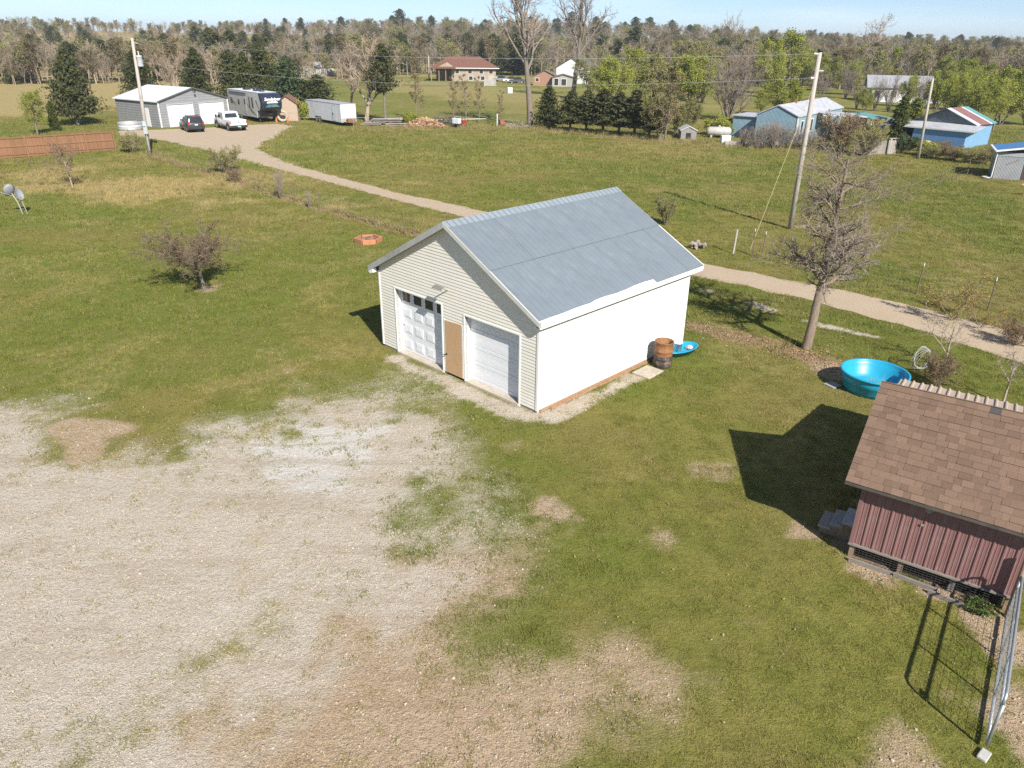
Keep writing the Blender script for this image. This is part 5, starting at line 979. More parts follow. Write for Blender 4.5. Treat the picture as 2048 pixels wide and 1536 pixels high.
for m_, y0, y1 in ((white_metal, -.25, .55), (red_rf, .56, 1.4), (red_rf, 1.41, 2.3), (red_rf, 2.31, 2.9), (white_metal, 2.91, 3.3), (MATS['green_roof_metal'], 3.31, 4.5)):
    part('roof_strip', slope(SBW / 2, SBW + .3, y0, y1, SBR, ye, ye, SBR), m_, sb)
part('left_slope', slope(-.3, SBW / 2 - .01, -.25, 4.5, ye, SBR, SBR, ye), M('dark_rib_roof', (.10, .11, .12), (.15, .16, .17), 3, .5), sb)
for k, x0 in enumerate(np.arange(-2.6, 6.3, 1.1)): part('lean_to_sheet', slope(x0, x0 + 1.09, -2.3, -.02, 1.72, 1.72, 2.15, 2.15), old_white if k % 3 else MATS['pale_grey_roof'], sb)
part('lean_to_front', box(1.0, 6.5, -2.2, -2.12, 0, 1.70), M('shadow_blue_wall', (.13, .27, .50), (.15, .30, .52), 3), sb); part('lean_to_end', box(6.42, 6.5, -2.12, -.02, 0, 1.72), bl2, sb)
for x_ in (-2.5, -.8): part('lean_to_post', box(x_, x_ + .1, -2.2, -2.1, 0, 1.7), bl2, sb)
part('lean_to_back', box(-2.5, 0, -.1, -.02, 0, 1.9), bl2, sb); part('eave_trim', box(-2.7, 7.3, -2.36, -2.3, 1.66, 1.80), white_trim, sb)
slv = ribmat('silver_corrugated', (.46, .47, .49), (.38, .39, .41), 3.2, 'X', .45, .5, .7)
mS = G(1984, 357); sv_ = thing('silver_shed', 'silver corrugated shed with blue roof and white fascia', 'shed', mS, -.45)
part('front_wall', J(box(0, 1.9, 0, .08, 0, 2.0), box(3.0, 4.6, 0, .08, 0, 2.0), box(1.9, 3.0, 0, .08, 1.8, 2.0)), slv, sv_); part('left_wall', box(0, .08, .08, 3.6, 0, 2.0), slv, sv_); part('back_wall', box(.08, 4.6, 3.52, 3.6, 0, 2.0), slv, sv_); part('right_wall', box(4.6, 4.68, 0, 3.6, 0, 2.0), slv, sv_)
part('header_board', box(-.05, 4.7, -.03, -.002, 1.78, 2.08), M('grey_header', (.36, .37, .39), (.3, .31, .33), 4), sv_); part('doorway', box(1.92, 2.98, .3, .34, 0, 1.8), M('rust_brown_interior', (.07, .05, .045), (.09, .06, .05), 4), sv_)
bru = M('strong_blue_roof', (.05, .19, .42), (.07, .22, .45), 2, .4, .1); part('roof_panel', slope(-.2, 2.4, -.25, 3.8, 2.15, 2.6, 2.6, 2.15), bru, sv_); part('roof_panel', slope(2.41, 4.9, -.25, 3.8, 2.6, 2.15, 2.15, 2.6), bru, sv_); part('fascia_trim', J(slope(-.26, 2.4, -.34, -.252, 2.10, 2.55, 2.55, 2.10, .13), slope(-.34, -.202, -.25, 3.9, 2.12, 2.14, 2.14, 2.12, .1), slope(2.41, 4.95, -.34, -.252, 2.55, 2.1, 2.1, 2.55, .13)), white_trim, sv_); part('wall_batten', xf(box(-.45, .45, -.03, -.01, -.04, .04), (1.1, 0, 1.35), ry=-.5), grey_wood, sv_); part('gutter_pipe', tube([(-.1, -.1, 2.0), (-.1, -.1, .1)], .04, 6), white_trim, sv_)
pnn = thing('water_pan', 'grey water pan on the grass at the silver shed corner', 'pan', G(1972, 357)); part('pan_body', lathe([(0, .02), (.3, .02), (.36, .16), (.33, .16), (.28, .05), (0, .05)], 16), galv, pnn, True)
fh = G(1733, 203); wr = gable('farmhouse', 'white farmhouse with pale roof half hidden by budding trees', 'house', fh + Matrix.Rotation(-.30, 3, 'Z') @ Vector((11.5, 0, 0)), -.30 + PI / 2, 6.4, 11.5, 2.7, 4.5, M('farmhouse_siding', (.66, .66, .66), (.58, .58, .58), 2, .6), M('farmhouse_roof', (.34, .345, .36), (.27, .275, .29), 2, .5), .4)
for y0 in (1.2, 4.0, 6.6, 9.4): win(wr, y0, y0 + .9, -.065, .9, 2.0, axis='x')
part('side_wing', box(.8, 5.6, -3.4, -.02, 0, 2.5), MATS['farmhouse_siding'], wr); part('wing_roof', slope(.5, 5.9, -3.7, -.42, 2.5, 2.5, 2.9, 2.9), MATS['farmhouse_roof'], wr)
# propane tank, little grey shed, board fence and sheet by the mobile home
pt_ = thing('propane_tank', 'white horizontal propane tank in the weeds left of the mobile home', 'tank', G(1436, 276), -.15); part('tank_shell', xf(lathe([(0, -1.4), (.3, -1.35), (.5, -1.1), (.5, 1.1), (.3, 1.35), (0, 1.4)], 16), (0, 0, .72), ry=PI / 2), M('dull_white_tank', (.48, .46, .43), (.38, .36, .34), 3, .6), pt_, True); part('tank_foot', box(-.9, -.7, -.35, .35, 0, .35), conc, pt_); part('tank_foot', box(.7, .9, -.35, .35, 0, .35), conc, pt_); part('dome', xf(lathe([(.15, 0), (.15, .15), (0, .2)], 10), (0, 0, 1.2)), MATS['dull_white_tank'], pt_)
gh = gable('dog_house', 'little grey shed with gable front under the bare saplings', 'shed', G(1361, 279), -.05, 1.7, 2, .95, 1.35, M('grey_shed_board', (.27, .255, .25), (.22, .21, .2), 5, .9), MATS['pale_grey_roof'], .1); part('doorway', box(.55, 1.1, -.02, -.004, .05, .7), dark, gh)
bf = thing('board_fence', 'weathered grey board fence below the blue porch', 'fence', G(1722, 310), .27)
for k in range(17): part('board', box(k * .24, k * .24 + .22, 0, .04, 0, 1.35 + .08 * math.sin(k * 2.1)), M('fence_grey_board', (.34, .31, .28), (.25, .225, .2), 3, .9, rand=.2), bf)
part('cap_board', box(2.0, 4.1, -.05, .1, 1.46, 1.51), M('cap_tan', (.5, .42, .33), (.42, .35, .27), 4), bf); part('rail', box(0, 4.1, .045, .1, .5, .6), grey_wood, bf)
pw = thing('plywood_sheet', 'tan plywood sheet leaning upright by the thin pole', 'board', G(1850, 305), .2, me=mesh('plywood_sheet', hexa([(0, 0, 0), (.75, 0, 0), (.75, .05, 0), (0, .05, 0), (.05, .35, 1.15), (.7, .35, 1.05), (.7, .4, 1.05), (.05, .4, 1.15)]), ply)); 
lw_ = thing('block_wall', 'low grey block edging along the field before the mobile home', 'wall', G(1450, 291), -.02)
for k in range(14): part('block', box(k * .42, k * .42 + .4, 0, .2, 0, .42 + .05 * math.sin(k * 1.7)), M('grey_block', (.38, .35, .32), (.3, .28, .26), 4, .9, rand=.12), lw_)
ut = thing('white_cooler', 'white box standing at the end of the low block edging', 'box', G(1450, 285), .1, me=mesh('white_cooler', box(-.5, .5, -.3, .3, 0, .75), white_trim, bevel=.04))
# tan dog at the right edge of the paddock
dg = thing('dog', 'tan dog walking in the paddock near the silver shed', 'dog', G(2058, 391), 2.9)
V = [(-.42, 0, .52), (-.2, 0, .53), (.05, 0, .51), (.28, 0, .54), (.42, 0, .66), (.50, 0, .76), (.62, 0, .74), (.72, 0, .71), (-.55, 0, .55), (-.70, 0, .66)]; R2 = [.12, .12, .125, .14, .09, .085, .07, .04, .04, .025]; E2 = [(0, 1), (1, 2), (2, 3), (3, 4), (4, 5), (5, 6), (6, 7), (0, 8), (8, 9)]
def leg(hipi, pts, rad):
    pr2 = hipi
    for q, r_ in zip(pts, rad): V.append(q); R2.append(r_); E2.append((pr2, len(V) - 1)); pr2 = len(V) - 1
for s in (-1, 1):
    leg(3, [(.27 + .03 * s, .09 * s, .40), (.25 + .08 * s, .09 * s, .22), (.27 + .10 * s, .09 * s, .05), (.33 + .10 * s, .09 * s, .03)], (.06, .038, .03, .03)); leg(0, [(-.36 + .03 * s, .09 * s, .38), (-.50 - .06 * s, .09 * s, .22), (-.47 - .08 * s, .09 * s, .05), (-.41 - .08 * s, .09 * s, .03)], (.075, .038, .03, .03)); leg(5, [(.49, .05 * s, .86)], (.03,))
me = bpy.data.meshes.new('body'); me.from_pydata(V, E2, []); ob = put('body', me, dg); sk_ = ob.modifiers.new('skin', 'SKIN')
for i_, r_ in enumerate(R2): me.skin_vertices[0].data[i_].radius = (r_, r_)
me.skin_vertices[0].data[0].use_root = True; sb_ = ob.modifiers.new('sub', 'SUBSURF'); sb_.levels = sb_.render_levels = 1; me.materials.append(M('tan_fur', (.46, .33, .20), (.55, .42, .28), 6, .9))
# ---------------------------------------------------------------- trees
bark_grey = M('grey_bark', (.235, .195, .16), (.155, .125, .10), 4, .9, bump=.4, stretch=(3, 3, .6)); bark_tan = M('tan_bark', (.40, .33, .25), (.28, .22, .165), 4, .9, bump=.3, stretch=(3, 3, .6)); bark_dark = M('dark_bark', (.13, .10, .08), (.09, .07, .055), 4, .9)
tw_brown = M('brown_twig', (.300, .222, .160), (.220, .160, .115), 1, .9, rand=.15); tw_tan = M('tan_twig', (.41, .315, .225), (.31, .235, .165), 1, .9, rand=.12); tw_grey = M('grey_twig', (.325, .265, .215), (.245, .195, .155), 1, .9, rand=.12); tw_red = M('reddish_twig', (.20, .155, .115), (.14, .108, .08), 1, .9, rand=.1)
def leafm(n, a, b, s=.5): return M(n, a, b, s, .65, rand=.12, spec=.25, trans=.3)
lf_cedar = leafm('cedar_foliage', (.068, .080, .026), (.110, .118, .038), 1.2); lf_olive = leafm('olive_conifer_foliage', (.082, .090, .034), (.122, .125, .048), 1.2); lf_lime = leafm('lime_leaf', (.34, .355, .062), (.26, .29, .048), .8); lf_pale = leafm('pale_spring_leaf', (.30, .285, .09), (.225, .22, .065), .8); lf_bronze = leafm('bronze_bud', (.27, .19, .10), (.22, .16, .085), .8); lf_yellow = leafm('yellow_bud', (.38, .29, .07), (.30, .24, .05), .8); lf_arb = leafm('arborvitae_foliage', (.085, .105, .022), (.125, .135, .03), 1.5); lf_gold = leafm('golden_conifer_foliage', (.20, .21, .035), (.15, .17, .03), 1.5); lf_white = leafm('white_blossom', (.6, .58, .5), (.5, .5, .42), 2); lf_bluegreen = leafm('blue_green_leaf', (.11, .15, .065), (.08, .115, .048), 1)
UP = np.array((0, 0, 1.0))
def unit(v): return v / (np.linalg.norm(v) + 1e-9)
def frame(d):
    a = np.cross(d, UP) if abs(d[2]) < .95 else np.cross(d, (1.0, 0, 0)); a = unit(a); return a, np.cross(d, a)
class Tree:
    def __init__(s, seed): s.r = np.random.default_rng(seed); s.B = []; s.tips = []
    def grow(s, p, d, L, r, lv, P):
        n = P['seg'][min(lv, len(P['seg']) - 1)]; pts = [p]; cur = d; w = P['wander'][min(lv, len(P['wander']) - 1)]; up = P['up'][min(lv, len(P['up']) - 1)]
        for i in range(n): cur = unit(cur + s.r.normal(0, w, 3) + UP * up); p = p + cur * L / n; pts.append(p)
        e = P['taper'][min(lv, len(P['taper']) - 1)]; rad = [r * (1 + (e - 1) * i / n) for i in range(n + 1)]
        s.B.append((pts, rad, lv))
        if lv >= P['levels']: s.tips.append(pts[-1]); s.tips.append((pts[0] + pts[-1]) / 2); return
        k = P['n'][lv]; st = P['start'][lv]; ph = s.r.random() * 6.28
        for j in range(k):
            t = st + (1 - st) * (j + s.r.random()) / k; t = min(t, .999); i = int(t * n); f_ = t * n - i; q = pts[i] * (1 - f_) + pts[i + 1] * f_; dd = unit(pts[i + 1] - pts[i]); a, b = frame(dd)
            ph += 2.4 + s.r.normal(0, .35); an = P['ang'][lv] * s.r.uniform(.65, 1.3); nd = dd * math.cos(an) + (a * math.cos(ph) + b * math.sin(ph)) * math.sin(an)
            ll = L * P['len'][lv] * s.r.uniform(.6, 1.15) * (1 - P['short'][lv] * (t - st) / (1 - st + 1e-6)); s.grow(q, nd, ll, max(rad[i] * P['rf'][lv], P['rmin']), lv + 1, P)
    def tubes(s, lo, hi, sides=(9, 6, 4, 3, 3), rk=1.0):
        V = []; F = []
        for pts, rad, lv in s.B:
            if not lo <= lv <= hi: continue
            n = sides[min(lv, 4)]; m_ = len(pts); d = None; o = len(V)
            ca = [(math.cos(2 * PI * k / n), math.sin(2 * PI * k / n)) for k in range(n)]
            for i in range(m_):
                dd = unit(pts[min(i + 1, m_ - 1)] - pts[max(i - 1, 0)])
                if i == 0: a, b = frame(dd)
                else: a = unit(a - dd * (a @ dd)); b = np.cross(dd, a)
                for c_, s_ in ca: V.append(pts[i] + (a * c_ + b * s_) * rad[i] * rk)
            for i in range(m_ - 1):
                for k in range(n): F.append((o + i * n + k, o + i * n + (k + 1) % n, o + (i + 1) * n + (k + 1) % n, o + (i + 1) * n + k))
        return V, F
def leaves(P, size, r, n=1, jit=.1, flat=0.0):
    P = np.repeat(np.asarray(P), n, 0); m_ = len(P); P = P + r.normal(0, jit, (m_, 3)); a = r.normal(0, 1, (m_, 3)); a /= np.linalg.norm(a, axis=1)[:, None]; b = r.normal(0, 1, (m_, 3)); b -= a * (a * b).sum(1)[:, None]; b /= np.linalg.norm(b, axis=1)[:, None]
    s = size * r.uniform(.6, 1.4, (m_, 1)); V = np.stack([P - a * s, P + b * s * .6, P + a * s, P - b * s * .6], 1).reshape(-1, 3); i = np.arange(m_) * 4
    return V.tolist(), np.stack([i, i + 1, i + 2, i + 3], 1).tolist()
BARE = dict(levels=4, seg=(7, 5, 4, 3, 2), wander=(.05, .14, .17, .2, .22), up=(.02, .07, .05, .03, .02), taper=(.25, .3, .35, .4, .5), n=(11, 7, 6, 4), start=(.28, .25, .2, .15), ang=(.75, .7, .75, .8), len=(.55, .55, .5, .5), short=(.55, .4, .4, .4), rf=(.55, .6, .6, .65), rmin=.011)
def mk_tree(seed, H, r0, P, lvt=1, rk=1.0, **kw):
    Q = dict(P); Q.update(kw); t = Tree(seed); t.grow(np.zeros(3), unit(np.array(Q.get('dir', (0, 0, 1.0)))), H * Q.get('trunk', .72), r0, 0, Q); return t
def multi(seed, stems, H, r0, P, spread=.3, **kw):
    Q = dict(P); Q.update(kw); t = Tree(seed)
    for k in range(stems):
        a = 6.28 * k / stems + t.r.random(); sp_ = spread * t.r.uniform(.5, 1.4); t.grow(np.array((.08 * math.cos(a), .08 * math.sin(a), 0)), unit(np.array((math.cos(a) * sp_, math.sin(a) * sp_, 1))), H * Q.get('trunk', .72) * t.r.uniform(.75, 1.05), r0 * t.r.uniform(.7, 1), 0, Q)
    return t
PROTO = {}
def reg(key, t, bark, twig, leaf=None, lsize=.07, ln=1, ljit=.12, lvt=1, height=1.0):
    tm = mesh('trunk', t.tubes(0, lvt), bark, True); cs = t.tubes(lvt + 1, 9); parts_ = [('trunk', tm)]
    cm = mesh('crown', cs, twig)
    if leaf:
        lv_, lf_ = leaves(t.tips, lsize, t.r, ln, ljit); o = len(cs[0]); cm = bpy.data.meshes.new('crown'); cm.from_pydata([tuple(q) for q in cs[0]] + [tuple(q) for q in lv_], [], list(cs[1]) + [tuple(i + o for i in q) for q in lf_])
        cm.materials.append(twig); cm.materials.append(leaf); cm.polygons.foreach_set('material_index', [0] * len(cs[1]) + [1] * len(lf_)); cm.update()
    zmax = max(max(q[2] for q in cs[0]), .1); PROTO[key] = ([('trunk', tm), ('crown', cm)], zmax)
def conifer(key, seed, H, R, leaf, bark, n=330, base=.06, power=.75, droop=.15, ragged=.25, tri=20, ls=.16):
    r = np.random.default_rng(seed); V = []; F = []; P = []; 
    tb = tube([(0, 0, 0), (.03, 0, H * .5), (0, 0, H * .97)], [R * .085, R * .05, .01], 7)
    br = []
    for k in range(n):
        t = base + (1 - base) * (k + r.random()) / n; env = R * (1 - t) ** power * min(1, (t - base) / .10 + .35) * (1 + r.normal(0, ragged)); a = k * 2.399 + r.normal(0, .4); l = max(.12, env)
        tip = np.array((l * math.cos(a), l * math.sin(a), H * t - l * droop + .15 * l)); rt_ = np.array((0, 0, H * t - .12 * l))
        if k % 3 == 0 and l > .3: br.append(tube([rt_, (rt_ + tip) / 2 + np.array((0, 0, -.03)), tip], [.03, .02, .008], 3, False))
        m_ = max(4, int(tri * (.35 + l / R))); u = r.random(m_) ** .6; q = rt_ + (tip - rt_) * u[:, None] + r.normal(0, .05 + .085 * l, (m_, 3)) * (1, 1, .6); P.append(q)
    P = np.concatenate(P); lv_, lf_ = leaves(P, ls * (H / 8) ** .5, r, 1, .02)
    PROTO[key] = ([('trunk', mesh('trunk', J(tb, *br), bark)), ('crown', mesh('crown', (lv_, lf_), leaf))], H)
reg('big', mk_tree(1, 20, .42, BARE, n=(12, 8, 6, 5), trunk=.66, start=(.42, .3, .2, .15), ang=(.55, .65, .75, .8), len=(.62, .55, .48, .45), up=(.02, .1, .06, .03, .02), rmin=.016), bark_grey, tw_grey)
reg('big2', mk_tree(15, 20, .42, BARE, n=(11, 8, 6, 5), trunk=.62, start=(.38, .3, .2, .15), ang=(.5, .65, .75, .8), len=(.68, .55, .48, .45), up=(.02, .1, .06, .03, .02), rmin=.016), bark_grey, tw_grey)
reg('bare', mk_tree(2, 10, .17, BARE, trunk=.8, start=(.25, .2, .2, .15), ang=(.7, .7, .75, .8), rmin=.013), bark_grey, tw_brown)
reg('bare2', mk_tree(3, 10, .2, BARE, trunk=.6, start=(.22, .2, .2, .15), ang=(.6, .7, .75, .8), len=(.75, .55, .5, .5), rmin=.013), bark_tan, tw_tan)
reg('thin', mk_tree(4, 8, .09, BARE, trunk=.95, n=(16, 5, 4, 3), start=(.15, .2, .2, .2), ang=(.9, .7, .7, .7), len=(.26, .5, .5, .5), short=(.5, .3, .3, .3), rmin=.012), bark_grey, tw_tan, lf_bronze, .07, 1, .08)
reg('fan', multi(5, 9, 9, .10, BARE, .42, trunk=.8, n=(7, 6, 5, 3), start=(.2, .2, .2, .2), ang=(.35, .45, .5, .6), len=(.5, .5, .5, .5), up=(.03, .07, .06, .05, .03), rmin=.012), bark_tan, tw_tan)
reg('fan2', multi(6, 11, 10, .10, BARE, .38, trunk=.8, n=(8, 6, 5, 3), start=(.2, .2, .2, .2), ang=(.35, .45, .5, .6), len=(.5, .5, .5, .5), up=(.03, .07, .06, .05, .03), rmin=.012), bark_grey, tw_grey)
reg('lime', mk_tree(7, 9, .16, BARE, trunk=.66, n=(10, 7, 5, 4), start=(.18, .2, .2, .2), ang=(.65, .7, .7, .8), len=(.62, .55, .5, .45)), bark_grey, tw_brown, lf_lime, .085, 2, .2)
reg('lime2', multi(8, 4, 9, .12, BARE, .35, trunk=.66, n=(9, 6, 5, 4), start=(.15, .2, .2, .2), ang=(.55, .6, .7, .8), len=(.62, .55, .5, .45)), bark_grey, tw_brown, lf_lime, .085, 2, .2)
reg('pale', multi(9, 3, 9, .12, BARE, .3, trunk=.7, n=(9, 7, 5, 4), start=(.15, .2, .2, .2), ang=(.55, .65, .7, .8), len=(.6, .55, .5, .45)), bark_grey, tw_grey, lf_pale, .10, 1, .16)
conifer('cedar', 11, 8, 2.3, lf_cedar, bark_dark, power=.62, ragged=.3); conifer('cedar2', 12, 8, 2.6, lf_cedar, bark_dark, ragged=.4, power=.48); conifer('cedar3', 13, 8, 1.9, lf_olive, bark_dark, base=.2, power=.55, ragged=.35)
conifer('spruce', 14, 8.6, 3.6, lf_olive, bark_grey, n=380, base=.16, power=.8, droop=.25, ragged=.28, tri=26)
conifer('pine', 15, 10, 2.6, lf_olive, bark_grey, n=190, base=.42, power=.45, ragged=.5, tri=30, ls=.15)
conifer('arb', 16, 5, .8, lf_arb, bark_dark, n=260, base=.01, power=.45, ragged=.08, tri=22, ls=.12); conifer('arbg', 17, 4.5, .8, lf_gold, bark_dark, n=240, base=.01, power=.4, ragged=.1, tri=22, ls=.12)
def plant(key, name, label, px, py, top=None, wide=1.0, rz=None, group=None, cat='tree', h=None, loc=None, seed=0):
    parts_, hh = PROTO[key]; b = Vector(loc) if loc else G(px, py); H = h or max(1.0, zat(px, top, b)); s = H / hh
    o = thing(name, label, cat, b, rz if rz is not None else (px * 1.7 + py) % 6.28, group); o.scale = (s * wide, s * wide, s)
    for nme, me_ in parts_: put(nme, me_, o)
    return o
plant('big', 'bare_tree', 'very tall bare forked tree at the middle of the field edge', 1060, 254, -95, .95, 1.0)
plant('big2', 'bare_tree', 'very tall bare tree rising before the white house', 1146, 196, -75, .9, 3.0)
plant('spruce', 'conifer_tree', 'broad dark conifer with drooping limbs behind the privacy fence', 158, 250, 96)
plant('lime', 'leafing_tree', 'light green leafing tree just behind the privacy fence', 76, 270, 180, 1.1, cat='tree')
plant('arb', 'arborvitae', 'brownish narrow evergreen between the leafing tree and the broad conifer', 112, 262, 203, 1.1, cat='shrub')
LB = iter(['larger dark cedar at the wood edge beyond the tan pasture', 'smaller dark cedar at the wood edge beside the larger one'])
for px, py, tp, k, w in ((50, 166, 100, 'cedar2', 1.1), (22, 168, 128, 'cedar', 1.2)): plant(k, 'cedar_tree', next(LB), px, py, tp, w, group='cedars at the wood edge')
plant('pine', 'pine_tree', 'tall thin pines at the wood edge beyond the tan pasture', 215, 160, 80, 1.3); plant('pine', 'pine_tree', 'pine with bare lower trunk beside the transformer pole', 240, 162, 78, 1.1)
LB = iter(['broad dark cedar beside the transformer pole behind the metal garage', 'tall dark cedar between the two tan bare trees', 'shorter dark cedar against the tall one between the tan bare trees', 'dark cedar behind the rear of the camper', 'slim dark cedar over the camper roof', 'tallest dark cedar above the camper nose', 'rounded dark cedar above the small brown roofed shed', 'spreading dark cedar left of the cargo trailer', 'low spreading dark cedar behind the cargo trailer'])
for i, (px, py, tp, k, w) in enumerate(((285, 205, 100, 'cedar2', 1.15), (402, 207, 96, 'cedar', 1.1), (386, 203, 118, 'cedar2', 1.0), (470, 205, 100, 'cedar2', 1.1), (497, 212, 104, 'cedar', 1.1), (530, 210, 90, 'cedar2', 1.05), (560, 222, 130, 'cedar2', 1.2), (610, 226, 158, 'cedar2', 1.7), (640, 226, 150, 'cedar2', 1.6))): plant(k, 'cedar_tree', next(LB), px, py, tp, w, group='cedars behind the metal garage')
for n_ in ('cedar', 'bg'): pass
PROTO['bg'] = (PROTO['cedar2'][0][:1] + [('crown', (lambda m_: (m_.materials.clear(), m_.materials.append(lf_bluegreen), m_)[2])(PROTO['cedar2'][0][1][1].copy()))], PROTO['cedar2'][1])
plant('bg', 'conifer_tree', 'grey green rounded evergreen beside the camper', 583, 228, 112, 1.1)
plant('fan', 'bare_tree', 'tan bare tree with fanned stems over the metal garage roof', 352, 192, 84, 1.0); plant('bare2', 'bare_tree', 'tan bare tree with spreading stems left of the camper', 440, 205, 96, 1.1)
plant('bare2', 'bare_tree', 'wide tan bare tree behind the cargo trailer nose', 733, 244, 62, 1.25); plant('bare', 'bare_tree', 'slimmer brown bare tree beside the wide tan one', 705, 238, 78, 1.1); plant('pine', 'pine_tree', 'olive pine leaning over the stacked lumber', 771, 246, 88, .9)
LB = iter(['thin budding sapling behind the bush by the firewood heap', 'thin budding sapling behind the brush pile', 'thin budding sapling behind the red mower', 'thin budding sapling right of the red mower', 'shortest budding sapling beside the rusty tiller'])
for px, py, tp in ((832, 240, 118), (906, 246, 150), (932, 247, 148), (958, 246, 152), (1000, 247, 180)): plant('thin', 'sapling', next(LB), px, py, tp, 1.0, group='saplings along the pasture fence', cat='tree')
for i, (px, py, tp, w) in enumerate(((1096, 256, 172, 1.35), (1140, 262, 182, 1.75), (1172, 265, 180, 1.6), (1205, 268, 178, 1.8), (1237, 270, 184, 1.7), (1268, 273, 180, 1.8), (1298, 276, 190, 1.6))): plant(('cedar', 'cedar3')[i > 0], 'cedar_tree', ('', 'first', 'second', 'third', 'fourth', 'fifth', 'last')[i] + ' dark cedar after the pointed one in the field edge row' if i else 'pointed dark cedar beside the tall forked tree', px, py, tp, w, group='cedars in the field edge row' if i else None)
plant('thin', 'bare_tree', 'slim bare tree with pale trunk at the right end of the cedar row', 1330, 283, 142, 1.5)
LB = iter(['pale leafing sapling beside the slim pale trunked tree', 'pale leafing sapling over the little grey shed', 'pale leafing sapling left of the propane tank'])
for px, py, tp, w in ((1318, 280, 190, 1.2), (1352, 272, 195, 1.2), (1385, 262, 205, 1.2)): plant('pale', 'sapling', next(LB), px, py, tp, w, group='pale saplings in the thicket', cat='tree')
plant('fan2', 'bare_tree', 'large grey bare tree fanning out left of the mobile home', 1455, 242, 88, 1.35); plant('fan', 'bare_tree', 'tan bare bush at the foot of the fanned grey tree', 1470, 240, 165, 1.2)
LB = iter(['yellow green leafing tree rising behind the middle of the cedar row', 'dense yellow green tree, tallest in the belt behind the cedar row', 'pale budding tree behind the right end of the cedar row', 'pale budding tree behind the slim pale trunked tree', 'yellow green tree just left of the large fanned grey tree', 'pale budding tree beside the white house gable', 'pale budding tree behind the large fanned grey tree'])
for px, py, tp, k, w in ((1218, 215, 112, 'lime2', 1.15), (1268, 212, 92, 'lime', 1.2), (1310, 205, 104, 'pale', 1.3), (1350, 215, 100, 'pale', 1.3), (1385, 225, 108, 'lime2', 1.1), (1180, 200, 115, 'pale', 1.2), (1405, 205, 96, 'pale', 1.1)): plant(k, 'leafing_tree', next(LB), px, py, tp, w, group='leafing trees behind the cedar row')
plant('lime', 'leafing_tree', 'tall bright green leafing tree left of the capped utility pole', 1568, 190, 58, 1.15); plant('lime2', 'leafing_tree', 'green tree with silvery limbs beside the tall bright one', 1530, 195, 78, .8); plant('lime2', 'leafing_tree', 'low bright green tree behind the mobile home roof', 1560, 232, 158, 1.7); plant('lime', 'leafing_tree', 'small rounded green tree against the mobile home gable', 1520, 236, 182, 1.3)
plant('bare2', 'bare_tree', 'broad bare tree on the skyline above the farmhouse', 1735, 140, 24, 1.25); plant('fan', 'bare_tree', 'round topped bare tree on the skyline above the thicket', 1452, 112, 18, .8)
LB = iter(['pale budding tree between the capped pole and the broad skyline tree', 'light green tree left of the farmhouse', 'light green tree under the broad skyline tree behind the farmhouse', 'light green tree behind the farmhouse ridge', 'pale budding tree behind the left end of the farmhouse', 'light green tree right behind the farmhouse wing', 'light green tree on the slope between the thin pole and the hillside cedar', 'light green tree below the small hillside cedar', 'light green tree in the pasture behind the silver shed', 'light green tree beyond the pasture behind the tan dog', 'low light green tree right behind the blue shed roof', 'light green tree just right of the blue shed', 'round light green tree between the blue and silver sheds'])
for px, py, tp, k, w in ((1660, 175, 105, 'pale', 1.2), (1700, 190, 120, 'lime2', 1.1), (1785, 175, 92, 'lime', 1.1), (1830, 172, 104, 'lime2', 1.2), (1762, 195, 130, 'pale', 1.2), (1880, 190, 112, 'lime', 1.2), (1918, 195, 115, 'lime2', 1.2), (1960, 205, 125, 'lime', 1.1), (2000, 250, 132, 'lime2', 1.1), (2050, 250, 150, 'lime2', 1.2), (1900, 240, 150, 'lime2', .9), (1950, 262, 160, 'lime2', 1.0), (1985, 262, 155, 'lime', 1.0)): plant(k, 'leafing_tree', next(LB), px, py, tp, w, group='leafing trees around the farmhouse')
plant('arb', 'arborvitae', 'dark green columnar arborvitae beside the blue porch', 1792, 283, 190, 1.5, cat='shrub'); plant('arbg', 'arborvitae', 'golden columnar arborvitae behind the dark one', 1818, 279, 197, 1.45, cat='shrub')
plant('cedar', 'cedar_tree', 'small dark cedar on the hillside above the right pasture', 1972, 175, 118, 1.1)
LB = iter(['grey twiggy tree between the mobile home roof and the farmhouse', 'grey twiggy tree hard against the farmhouse end', 'grey twiggy tree behind the capped pole and mobile home ridge'])
for px, py, tp in ((1690, 197, 118), (1740, 200, 125), (1640, 200, 130)): plant('fan2', 'bare_tree', next(LB), px, py, tp, .9, group='grey trees behind the mobile home')
for px, py, tp, lb in ((1748, 222, 150, 'grey bare tree before the left half of the farmhouse'), (1775, 224, 145, 'twiggy bare tree before the middle of the farmhouse'), (1712, 218, 158, 'dark leafless tree at the left corner of the farmhouse'), (1838, 226, 140, 'bare tree before the farmhouse wing beside the thin pole')): plant('fan2', 'bare_tree', lb, px, py, tp, .9)
for px, py, tp, lb in ((1726, 226, 176, 'small leafing tree below the left end of the farmhouse'), (1868, 232, 140, 'leafing tree between the farmhouse wing and the blue shed'), (1815, 214, 150, 'leafing tree before the right windows of the farmhouse')): plant('lime2', 'leafing_tree', lb, px, py, tp, .9)
